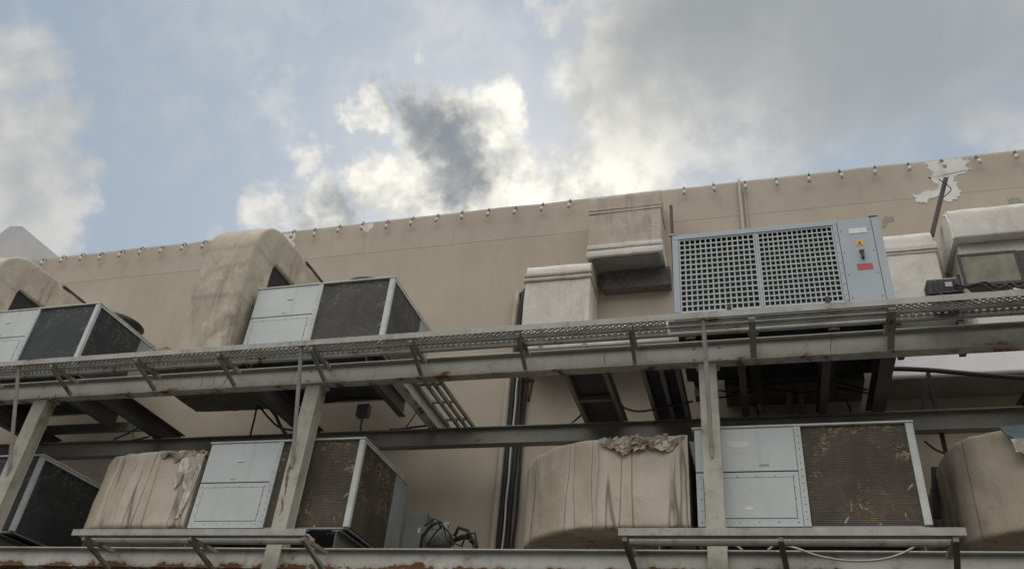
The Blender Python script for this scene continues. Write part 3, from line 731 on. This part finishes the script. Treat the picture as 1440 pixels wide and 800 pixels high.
def rprof(y0, y1, z0, z1, r):      # outline with a rounded front top edge
    P = [(y1, z0), (y0, z0)]
    for k in range(7):
        a = math.pi - math.pi/2*k/6; P.append((y0+r+math.cos(a)*r, z1-r+math.sin(a)*r))
    return P + [(y1, z1)]
def band(b, x0, x1, y0, z0, z1, pr=.025, seed=1):
    n = 24; vs = []; fs = []
    for i in range(n+1):
        x = x0-pr+(x1-x0+2*pr)*i/n; d = fz(seed, x, .012, 3)
        for y, z in ((y0-pr, z0+d), (y0-pr*1.2, (z0+z1)/2+d), (y0-pr, z1+d), (y0+.04, z1+d), (y0+.04, z0+d)): vs.append((x, y, z))
    for i in range(n):
        for j in range(5): fs.append((i*5+j, i*5+(j+1) % 5, (i+1)*5+(j+1) % 5, (i+1)*5+j))
    b.add(vs, fs); b.add(vs[:5], [(0,1,2,3,4)]); b.add(vs[-5:], [(4,3,2,1,0)])
    b.box((x1+.004, y0+.041, z0), (x1+pr, WY-.03, z1)); b.box((x0-pr, y0+.041, z0), (x0-.004, WY-.03, z1))

# high cream duct on the wall
t = thing('wall_duct', (-1.97, 12.4, 8.97), 'cream box duct hung high on the wall, breaking the parapet line left of the chiller', 'duct', 'box ducts on the wall')
b = MB(); box_duct(b, -2.655, -1.30, rprof(12.05, 12.745, 8.99, 10.48, .14), .008, (1.5,1.5,1.5), 2); b.build('body', M['lagc'], t)
b = MB(); band(b, -2.655, -1.30, 12.05, 8.97, 9.09, seed=4); b.build('flange', M['lagw'], t)
b = MB(); band(b, -2.655, -1.30, 12.05, 9.14, 9.23, .018, seed=6); b.build('flange', M['lagw'], t)
b = MB(); band(b, -2.655, -1.30, 12.05, 9.98, 10.03, .014, seed=8); band(b, -2.655, -1.30, 12.05, 10.06, 10.10, .012, seed=8); b.build('seam', M['lagc'], t)
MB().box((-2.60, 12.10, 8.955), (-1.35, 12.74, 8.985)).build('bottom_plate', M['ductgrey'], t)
MB().box((-2.45, 12.52, 8.56), (-1.2, 12.74, 8.95)).build('shadow_box', M['shade_duct'], t)  # dark box added to stand in for shadow on the wall below the duct
# low cream duct beside it
t = thing('wall_duct', (-3.18, 12.3, 6.98), 'cream box duct with a flanged top standing lower on the wall, beside the black pipes', 'duct', 'box ducts on the wall')
b = MB(); box_duct(b, -3.80, -2.585, rprof(12.0, 12.745, 7.0, 8.92, .22), .008, (1.5,1.5,1.5), 5); b.build('body', M['lagw'], t)
b = MB(); band(b, -3.80, -2.585, 12.0, 8.49, 8.55, .03, seed=3); b.build('flange', M['lagc'], t)
b = MB(); band(b, -3.80, -2.585, 12.0, 8.60, 8.66, .026, seed=5); b.build('flange', M['lagc'], t)
b = MB(); box_duct(b, -3.76, -1.03, [(12.7,6.98),(11.9,6.98),(11.9,7.36),(12.7,7.36)], .006, (1.5,1.5,1.5), 7); b.build('foot_run', M['lagw'], t)
for x in (-3.40, -2.62): MB().box((x-.02, 11.86, 6.95), (x+.03, 12.6, 7.39)).build('joint_band', M['ductgrey'], t)
# ducts right of the chiller
t = thing('wall_duct', (2.75, 12.3, 6.3), 'pale box duct with a flange just right of the chiller', 'duct', 'box ducts on the wall')
b = MB(); box_duct(b, 2.28, 3.11, rprof(12.0, 12.745, 6.9, 8.90, .22), .010, (1.5,1.5,1.5), 9); b.build('body', M['lagw'], t)
b = MB(); band(b, 2.28, 3.11, 12.0, 8.47, 8.60, .035, seed=12); b.build('flange', M['lagw'], t)
b = MB(); band(b, 2.28, 3.11, 12.0, 8.40, 8.44, .02, seed=13); b.build('flange', M['lagc'], t)
t = thing('wall_duct', (4.6, 12.3, 6.17), 'large whitewashed hooded duct at the right edge behind the floodlight', 'duct', 'box ducts on the wall')
b = MB(); box_duct(b, 3.36, 6.2, rprof(11.75, 12.745, 8.46, 9.10, .16), .012, (1.3,1.3,1.3), 12); b.build('hood', M['lagw'], t)
b = MB(); box_duct(b, 3.43, 6.2, [(12.745,6.9),(11.92,6.9),(11.92,8.45),(12.745,8.45)], .008, (1.3,1.3,1.3), 14); b.build('body', M['lagw'], t)
b = MB(); pts = [(3.34, 11.72+.06*i, 8.46+.62*i/7*(1 if i < 5 else 1)) for i in range(8)]
b.tube([(3.345,11.74,8.44),(3.34,11.73,8.75),(3.345,11.80,8.98),(3.35,11.95,9.08)], .022, 6); b.build('corner_fold', M['lagw'], t)
b = MB(); box_duct(b, 2.02, 6.2, [(12.745,6.17),(12.0,6.17),(12.0,6.88),(12.745,6.88)], .007, (1.2,1.2,1.2), 16); b.build('base_run', M['sheet'], t)
MB().box((2.06, 12.05, 6.145), (6.1, 12.70, 6.163)).build('underside', M['ductgrey'], t)  # grey plate: underside shade of the white duct put into its colour
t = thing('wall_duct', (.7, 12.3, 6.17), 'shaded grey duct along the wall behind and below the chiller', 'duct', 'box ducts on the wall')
b = MB(); box_duct(b, -.35, 1.72, [(12.745,6.17),(12.03,6.17),(12.03,6.95),(12.745,6.95)], .005, (1.2,1.2,1.2), 18); b.build('body', M['shade_duct'], t)
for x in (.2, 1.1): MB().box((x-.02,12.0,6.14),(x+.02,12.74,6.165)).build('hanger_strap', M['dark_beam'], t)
# spare panel lying on the cross beams
MB().box((1.98, 10.42, 6.19), (2.86, 10.80, 6.29)).build('loose_panel', M['sheet'], bevel=.006, label='flat white panel lying behind the catwalk right of the chiller', cat='panel')
MB().box((2.0,10.45,5.805),(2.08,10.78,6.186)).box((2.76,10.45,5.805),(2.84,10.78,6.186)).build('trestle', M['shade_beam'], label='low dark trestle under the loose white panel', cat='trestle')

# ------------------------------------------------------------------ pipes and conduits on the wall
def wall_pipe(x, r, y, ztop, mat, label, wob=0, zb=GZ, name='wall_pipe'):
    pts = []
    n = 40
    for i in range(n+1):
        z = zb + (ztop-zb)*i/n; pts.append((x + (fz(int(x*100), z, wob, .8) if wob else 0), y, z))
    pts += [(pts[-1][0]+.02, y+.03, ztop+.06), (pts[-1][0]+.03, WY+.02, ztop+.10)]
    MB().tube(pts, r, 10).build(name, mat, label=label, cat='pipe', group='pipes running down the wall')
wall_pipe(-4.165, .058, 12.66, 8.66, M['pipe'], 'tan pipe down the wall, leftmost beside the black pipes')
wall_pipe(-4.045, .040, 12.64, 8.72, M['rubber'], 'black lagged pipe down the wall next to the tan pipe', .012)
wall_pipe(-3.975, .016, 12.60, 8.64, M['whitepipe'], 'thin wavy white pipe down the wall between black pipes', .03)
wall_pipe(-3.915, .044, 12.65, 8.70, M['rubber'], 'thick black lagged pipe down the wall right of the thin white pipe', .012)
wall_pipe(-3.83, .024, 12.68, 6.9, M['rubber'], 'thin black pipe at the right of the pipe bundle', .02)
b = MB(); b.tube([(.155,12.70,6.0),(.155,12.70,10.90),(.155,12.72,10.97),(.155,12.77,11.06),(.155,13.0,11.07)], .034, 10).tube([(.245,12.71,6.0),(.245,12.71,10.85)], .014, 8)
b.build('wall_pipe', M['pipe'], label='tan pipe climbing over the parapet behind the chiller', cat='pipe')

# stray posts
MB().bar((3.19,12.3,8.95),(3.64,12.3,10.17),.075,.06,(0,1,0)).bar((3.225,12.26,8.95),(3.675,12.26,10.17),.012,.05,(0,1,0)).build('steel_post', M['post'], label='brown leaning steel bar standing above the ducts right of the chiller', cat='steel post')
MB().bar((-1.07,12.2,6.0),(-1.12,12.2,10.12),.055,.055,(0,1,0)).build('steel_post', M['post'], label='dark upright bar beside the left corner of the chiller', cat='steel post')
MB().bar((2.57,11.85,3.0),(2.57,11.85,6.15),.05,.05,(0,1,0)).build('steel_post', M['inside'], label='slim dark post between the platforms right of the lower unit', cat='steel post')
MB().bar((2.52,11.80,5.98),(2.36,11.80,5.48),.05,.045,(0,1,0)).build('strut', M['inside'], label='short slanting strut below the white duct on the right', cat='strut')
MB().bar((2.40,11.9,4.70),(2.30,11.9,4.0),.09,.07,(0,1,0)).build('strut', M['black'], label='black slanting strut behind the right corner of the right lower unit', cat='strut')

# rusty hanger
b = MB(); b.bar((-3.10,10.22,5.50),(-3.03,10.22,5.15),.03,.03,(0,1,0)).bar((-2.99,10.22,5.49),(-3.03,10.22,5.15),.03,.03,(0,1,0)).bar((-3.12,10.22,5.485),(-2.97,10.22,5.485),.05,.03)
b.build('hanger', M['rust'], label='rusty V-shaped hanger dangling under the upper beam near the pipes', cat='hanger')

# floodlight with its control gear
t = thing('floodlight', (3.07, 9.62, 5.95), 'large square floodlight with a dusty glass on the catwalk at the right edge', 'floodlight')
MB().box((2.72,9.60,6.16),(3.40,9.615,6.20)).box((2.72,9.60,6.62),(3.40,9.615,6.655)).box((2.72,9.60,6.20),(2.755,9.615,6.62)).box((3.365,9.60,6.20),(3.40,9.615,6.62)).build('bezel', M['black'], t)
MB().box((2.755,9.606,6.20),(3.365,9.612,6.62)).build('glass', M['glass'], t)
MB().add([(2.72,9.62,6.16),(3.40,9.62,6.16),(3.40,9.62,6.655),(2.72,9.62,6.655),(2.86,9.9,6.25),(3.28,9.9,6.25),(3.28,9.9,6.60),(2.86,9.9,6.60)], [(3,2,1,0),(4,5,6,7),(0,1,5,4),(1,2,6,5),(2,3,7,6),(3,0,4,7)]).box((3.405,9.60,6.17),(3.56,9.86,6.64)).build('housing', M['black'], t)
b = MB()
for k in range(14): b.box((2.86+k*.034, 9.605, 6.657), (2.874+k*.034, 9.70, 6.682))
b.build('cooling_fin', M['label_grey'], t)
b = MB(); b.bar((2.70,9.7,6.40),(2.70,9.7,5.90),.03,.04,(0,1,0)).bar((3.58,9.7,6.40),(3.58,9.7,5.90),.03,.04,(0,1,0)).bar((2.69,9.7,5.90),(3.59,9.7,5.90),.04,.03); b.build('yoke', M['black'], t)
t = thing('gear_box', (2.47, 9.6, 5.88), 'small black control gear box on the catwalk left of the floodlight', 'gear box')
MB().box((2.28,9.52,6.03),(2.66,9.74,6.25)).build('housing', M['black'], t, bevel=.012)
MB().box((2.30,9.55,6.252),(2.64,9.70,6.275)).build('lid', M['label_grey'], t)
MB().box((2.32,9.56,5.865),(2.62,9.70,6.028)).build('stand', M['black'], t)
b = MB()
for k in range(5): b.box((2.33+k*.06,9.512,6.08),(2.365+k*.06,9.519,6.20))
b.build('vent', M['rubber'], t)
MB().box((2.48,9.508,6.12),(2.56,9.5115,6.19)).build('rating_plate', M['label_grey'], t)
def cable(pts, r, label, mat='rubber', name='cable', grp='loose cables'):
    # Catmull-Rom through the points
    P = [Vector(p) for p in pts]; P = [P[0]*2-P[1]] + P + [P[-1]*2-P[-2]]; out = []
    for i in range(1, len(P)-2):
        for k in range(8):
            u = k/8; a, b_, c_, d = P[i-1], P[i], P[i+1], P[i+2]
            out.append(.5*((2*b_)+(c_-a)*u+(2*a-5*b_+4*c_-d)*u*u+(3*b_-a-3*c_+d)*u**3))
    out.append(P[-2])
    return MB().tube(out, r, 7).build(name, M[mat], label=label, cat='cable', group=grp)
def at(px, py, Y): d = ray(px, py); return tuple(d*(Y/d.y))
cable([at(1344,400,9.5),at(1362,403,9.46),at(1385,397,9.5),at(1405,405,9.46),at(1420,398,9.5),at(1432,404,9.45),at(1440,400,9.5)], .016, 'black looping cable under the floodlight')
cable([at(1352,406,9.47),at(1378,399,9.44),at(1396,409,9.44),at(1415,402,9.46),at(1428,411,9.44)], .012, 'second thinner black cable tangled under the floodlight')
cable([at(1318,408,9.46),at(1330,418,9.36),at(1350,423,9.34),at(1368,417,9.40),at(1392,410,9.44)], .012, 'black cable slumped across the catwalk between the gear box and floodlight')
cable([(1.85,11.4,6.02),at(1300,520,11.4),at(1370,526,11.4),at(1450,532,11.4)], .036, 'thick black cable crossing the white duct on the right')
cable([at(872,566,11.2),at(880,574,11.2),at(897,578,11.2),at(916,576,11.2),at(935,572,11.2),at(975,564,11.2)], .018, 'black cable sagging between the two trays under the platform')
cable([at(802,596,11.8),at(812,588,11.8),at(822,578,11.6)], .016, 'short black cable beside the dark sheet tray')
cable([at(352,612,11.7),at(358,588,11.7),at(363,571,11.6),at(376,585,11.6),at(392,600,11.6),at(412,605,11.6)], .018, 'black cable in a peak behind the rust-run column')
cable([at(365,560,11.0),at(385,580,11.0),at(395,600,11.0),at(408,618,11.0)], .030, 'thick black hose slanting down behind the rust-run column')
cable([at(548,604,11.9),at(565,603,11.9),at(585,600,11.9),at(602,598,11.8)], .020, 'black cable lying on the rear beam below the middle upper unit')
cable([at(570,602,12),at(580,588,12),at(588,576,12),at(600,560,11.6),at(604,580,11.8)], .012, 'thin black cable climbing from the rear beam to the cable ladder')
cable([at(196,572,11.4),at(205,590,11.4),at(186,606,11.4),at(160,618,11.4),at(178,620,11.4),at(210,614,11.4)], .018, 'black cable loop hanging below the heavy dark cross beam')
cable([at(186,560,11.6),at(187,590,11.6),at(187,618,11.6)], .010, 'thin dark cable hanging straight below the far left platform')
cable([at(1300,620,11.6),at(1316,632,11.6),at(1338,640,11.6),at(1348,636,11.3)], .016, 'black cable from the slim post to the right edge duct')
cable([at(1022,761,9.80),at(1034,766,9.80),at(1044,773,9.82)], .012, 'short white cable end at the foot of the right column', 'wcable')
cable([at(1080,773,9.84),at(1092,766,9.82),at(1118,770,9.82),at(1150,781,9.86),at(1190,788,9.88),at(1235,787,9.88),at(1268,778,9.86),at(1292,765,9.80)], .013, 'white cable sagging across the lower beam on the right', 'wcable')
cable([at(1320,252,12.24),at(1334,262,12.2),at(1337,268,12.2),at(1326,278,12.22)], .008, 'thin wire loop on the brown leaning bar')
# stuff under the chiller
cable([at(1000,560,11.9),at(1030,556,11.9),at(1050,545,11.9),at(1090,540,11.9),at(1160,536,11.9),at(1220,548,11.8)], .015, 'black cable strung below the chiller underside')
for k_, (a_, lab_) in enumerate((([at(1005,548,12),at(1040,552,12),at(1085,548,12),at(1130,552,12),at(1180,546,12),at(1235,556,11.9)], 'upper of the thin black lines under the chiller duct'),
        ([at(1060,566,12.2),at(1066,580,12.2),at(1071,596,12.2)], 'short dark line dropping below the shaded duct, left'),
        ([at(1190,562,12.2),at(1196,578,12.2),at(1194,592,12.1)], 'short dark line dropping below the shaded duct, right'),
        ([at(90,556,11.6),at(120,566,11.6),at(150,560,11.6),at(182,572,11.6)], 'dark line drooping under the far left upper unit'),
        ([at(0,582,11.2),at(20,600,11.2),at(45,618,11.4),at(66,626,11.5)], 'dark line slanting down at the far left below the platform'),
        ([at(430,560,11.8),at(455,566,11.8),at(500,560,11.8),at(560,562,11.8)], 'thin dark line along the underside of the middle upper unit'))):
    cable(a_, .014, lab_)
# shaded services behind
for x, lab in ((.62,'left of two dim pipes under the chiller'), (.80,'right of two dim pipes under the chiller')):
    MB().tube([(x,12.55,2.9),(x,12.55,6.05),(x,12.3,6.2)], .05, 10).build('riser_pipe', M['ductgrey'], label=lab, cat='pipe')
# junction box and isolator
t = thing('isolator_box', (-6.66, 12.05, 5.95), 'small dark isolator box hanging under the middle upper unit', 'isolator')
MB().box((-6.76,12.03,5.93),(-6.53,12.16,6.17)).build('housing', M['box'], t, bevel=.008)
MB().tube([(-6.64,12.1,5.93),(-6.66,12.12,5.75),(-6.62,12.2,5.6),(-6.6,12.3,5.52)], .02, 8).build('conduit', M['box'], t)
t = thing('electrical_cabinet', (-4.98, 11.3, 3.28), 'small dark grey electrical cabinet right of the brown coil unit', 'cabinet')
MB().box((-5.16,11.30,3.30),(-4.80,11.62,3.92)).build('housing', M['box'], t, bevel=.01)
MB().box((-5.13,11.285,3.36),(-4.83,11.298,3.89)).build('door', M['box'], t, bevel=.006)
MB().box((-4.90,11.278,3.60),(-4.87,11.284,3.68)).build('handle', M['frame'], t)
MB().box((-5.2,11.25,2.99),(-4.76,11.7,3.297)).build('stand', M['dark_beam'], t)
t = thing('pump', (-4.45, 11.2, 3.28), 'grimy water pump with black hoses beside the electrical cabinet', 'pump')
b = MB(); b.tube([(-4.70,11.2,3.47),(-4.67,11.2,3.47),(-4.64,11.2,3.47),(-4.36,11.2,3.47),(-4.33,11.2,3.47)], [.06,.13,.15,.15,.10], 16)
b.build('motor', M['box'], t)
b = MB()
for k in range(7): b.tube([(-4.62+k*.04,11.2,3.47),(-4.608+k*.04,11.2,3.47)], .163, 16)
b.build('cooling_fin', M['box'], t)
b = MB(); b.tube([(-4.33,11.2,3.45),(-4.15,11.2,3.52),(-4.02,11.18,3.50),(-3.93,11.15,3.38),(-3.90,11.1,3.22)], .038, 10).tube([(-4.5,11.2,3.62),(-4.52,11.15,3.72),(-4.62,11.1,3.66),(-4.74,11.1,3.5),(-4.75,11.1,3.25)], .024, 10).tube([(-4.62,11.0,3.32),(-4.5,10.98,3.5),(-4.4,10.99,3.62),(-4.28,11.0,3.5),(-4.2,11.0,3.33)], .014, 8).tube([(-4.7,11.02,3.62),(-4.55,11.0,3.72),(-4.42,11.0,3.66),(-4.3,11.0,3.40),(-4.1,11.0,3.33)], .011, 8).tube([(-4.1,11.05,3.33),(-4.05,11.05,3.5),(-3.92,11.05,3.53),(-3.86,11.05,3.33)], .018, 8).tube([(-4.25,11.12,3.5),(-4.2,11.1,3.62),(-4.05,11.1,3.58),(-3.98,11.1,3.42)], .028, 8)
b.build('hose', M['rubber'], t)
b = MB(); b.tube([(-4.44,11.2,3.6),(-4.44,11.2,3.72)], .05, 10).tube([(-4.50,11.2,3.70),(-4.38,11.2,3.70)], .035, 8); b.build('valve', M['greypanel'], t)
MB().box((-4.78,11.0,3.0),(-3.88,11.5,3.3)).build('stand', M['dark_beam'], t)
# dim horizontal rails below the far left unit
MB().box((-13.6,12.05,5.84),(-11.15,12.13,6.02)).build('rear_channel', M['dark_beam'], label='pale channel along the rear under the far left upper unit', cat='channel')

# ------------------------------------------------------------------ light: cloudy sky, veiled sun behind the building
SUN_EL, SUN_AZ = 40, -21         # azimuth measured from +Y towards +X
W = bpy.data.worlds.new('World'); S.world = W; W.use_nodes = True
W.cycles.sampling_method = 'MANUAL'; W.cycles.sample_map_resolution = 512
nt = W.node_tree; nt.nodes.clear()
out = N(nt, 'ShaderNodeOutputWorld'); bg = N(nt, 'ShaderNodeBackground'); bg.inputs['Strength'].default_value = .1
nt.links.new(bg.outputs[0], out.inputs[0])
sky = N(nt, 'ShaderNodeTexSky'); sky.sky_type = 'NISHITA'; sky.sun_disc = False
sky.sun_elevation = math.radians(SUN_EL); sky.sun_rotation = math.radians(SUN_AZ)
sky.air_density = 1.0; sky.dust_density = 1.5; sky.ozone_density = 1.5
tc = N(nt, 'ShaderNodeTexCoord'); D = tc.outputs['Generated']
def vm(op, a, b=None, scale=None):
    n = N(nt, 'ShaderNodeVectorMath'); n.operation = op
    for i, x in enumerate((a, b)):
        if x is None: continue
        if isinstance(x, (tuple, Vector)): n.inputs[i].default_value = tuple(x)
        else: nt.links.new(x, n.inputs[i])
    if scale is not None: n.inputs['Scale'].default_value = scale
    return n
def wnoise(scale, detail, rough, col=False, dist=0, vec=None):
    n = N(nt, 'ShaderNodeTexNoise'); n.inputs['Scale'].default_value = scale; n.inputs['Detail'].default_value = detail; n.inputs['Roughness'].default_value = rough; n.inputs['Distortion'].default_value = dist
    nt.links.new(vec or D, n.inputs['Vector']); return n.outputs['Color' if col else 'Fac']
na = vm('SUBTRACT', wnoise(4.2, 3, .6, True), (.5,.5,.5)).outputs[0]
nb = vm('SUBTRACT', wnoise(15, 4, .65, True), (.5,.5,.5)).outputs[0]
def warp2(a, b):
    return vm('ADD', vm('ADD', D, vm('SCALE', na, scale=a).outputs[0]).outputs[0], vm('SCALE', nb, scale=b).outputs[0]).outputs[0]
soft = warp2(.20, .085); crisp = warp2(.09, .10); streaky = warp2(.34, .06)
def blob(px, py, r, inner, vec):
    return ramp(nt, vm('DISTANCE', vec, sky_dir(px, py)).outputs['Value'], r/1180, r*inner/1180, 0, 1)
def blend(L, vec):
    v = None
    for (px, py, r, inner, k) in L:
        f = math_(nt, 'MULTIPLY', blob(px, py, r, inner, vec), k)
        v = f if v is None else math_(nt, 'MAXIMUM', v, f)
    return v
softL = [(-25,255,165,.50,1),(-10,70,100,.3,.8),(45,85,55,.1,.5),(840,100,120,.2,.9),(930,60,230,.35,.9),(1080,50,290,.3,.85),(900,220,170,.2,.9),(800,245,120,.2,.9),(1110,150,140,.2,.6),(760,15,60,.1,.75),(790,90,70,.1,.7),
         (1350,150,130,.1,.7),(1450,200,140,.1,.75),(1290,20,300,.2,.72),(1440,20,220,.2,.75),(200,150,260,.0,.26),(560,40,300,.0,.28),(330,30,260,.0,.26),(990,250,130,.1,.55)]
crispL = [(600,190,95,.45,1),(650,230,105,.5,1),(540,262,70,.3,1),(455,298,72,.3,.95),(515,158,36,.2,.85),(690,155,58,.3,.95),(385,302,48,.2,.85),(425,220,46,.1,.8),(465,215,26,.1,.6),(730,255,90,.3,.9),(308,332,34,.1,.5),(390,110,55,.0,.45),(395,150,60,.0,.32),(583,95,16,.0,.5),(610,300,90,.5,1),
          (60,250,95,.4,.95),(110,272,58,.35,.95),(60,320,80,.4,.9),(15,200,80,.4,.85),(45,60,46,.2,.55)]
ds = blend(softL, soft); dc = blend(crispL, crisp)
n1 = wnoise(8, 4, .62); n2 = wnoise(26, 3, .62)
nn = math_(nt, 'ADD', math_(nt, 'MULTIPLY', n1, .62), math_(nt, 'MULTIPLY', n2, .38))
ds = ramp(nt, math_(nt, 'ADD', ds, math_(nt, 'MULTIPLY', math_(nt, 'SUBTRACT', nn, .5), .8)), .04, .95)
dc = ramp(nt, math_(nt, 'ADD', dc, math_(nt, 'MULTIPLY', math_(nt, 'SUBTRACT', nn, .5), 1.7)), .04, 1.08)
# unseen sky: bright fill added to light the facade, darkened low for dark undersides
sep = N(nt, 'ShaderNodeSeparateXYZ'); nt.links.new(D, sep.inputs[0])
back = ramp(nt, sep.outputs['Y'], .35, -.15)
low = ramp(nt, sep.outputs['Z'], .72, .16)
dens = math_(nt, 'MAXIMUM', math_(nt, 'MAXIMUM', ds, dc), back)
# cloud shading: bright rims near the sun, grey thick bellies
darkL = [(545,152,50,.0,.9),(585,170,80,.1,1),(620,200,92,.15,1),(640,235,84,.15,1),(628,272,70,.0,1),(695,205,40,.0,.5),(485,288,62,.0,.8),(430,302,46,.0,.6),(575,296,38,.0,.55)]
greyL = [(1000,-70,330,.1,1),(1220,-60,380,.1,1),(1100,40,260,.0,.85),(1400,-10,300,.0,.9),(960,20,150,.0,.6),(35,240,75,.0,.5),(60,205,60,.0,.35),(-10,330,110,.0,.35),(20,40,60,.0,.4),(1180,150,150,.0,.5)]
dk = ramp(nt, math_(nt, 'ADD', blend(darkL, crisp), math_(nt, 'MULTIPLY', math_(nt, 'SUBTRACT', nn, .5), 0.7)), .0, 1.1)
gy = ramp(nt, math_(nt, 'ADD', blend(greyL, streaky), math_(nt, 'MULTIPLY', math_(nt, 'SUBTRACT', nn, .5), .6)), .0, 1.05)
sun_near = ramp(nt, vm('DISTANCE', D, sky_dir(690,300)).outputs['Value'], .44, .02, 0, 1)
K = 10.
lit = mix(nt, sun_near, (.66*K,.66*K,.645*K), (1.28*K,1.22*K,1.07*K))
lit = mix(nt, math_(nt, 'MULTIPLY', ramp(nt, nn, .60, .38), .72), lit, (.44*K,.46*K,.475*K))
lit = mix(nt, gy, lit, (.35*K,.375*K,.39*K))
lit = mix(nt, dk, lit, (.265*K,.295*K,.32*K))
lit = mix(nt, back, lit, mix(nt, low, (2.02*K,1.97*K,1.87*K), (.13*K,.13*K,.135*K)))
skyc = mix(nt, .82, sky.outputs[0], (.355*K,.435*K,.52*K))
nt.links.new(mix(nt, dens, skyc, lit), bg.inputs['Color'])

sd = bpy.data.lights.new('sun', 'SUN'); so = bpy.data.objects.new('sun', sd); COL.objects.link(so)
sd.energy = 1.5; sd.angle = math.radians(14); sd.color = (1, .95, .86)
el, az = math.radians(SUN_EL), math.radians(SUN_AZ)
dirv = Vector((math.sin(az)*math.cos(el), math.cos(az)*math.cos(el), math.sin(el)))
so.rotation_euler = dirv.to_track_quat('Z', 'Y').to_euler(); so.location = dirv*60

v = S.view_settings; v.view_transform = 'Standard'; v.look = 'None'; v.exposure = -0.02; v.gamma = 1.0; v.use_curve_mapping = False
S.cycles.max_bounces = 4; S.cycles.diffuse_bounces = 3; S.cycles.glossy_bounces = 2
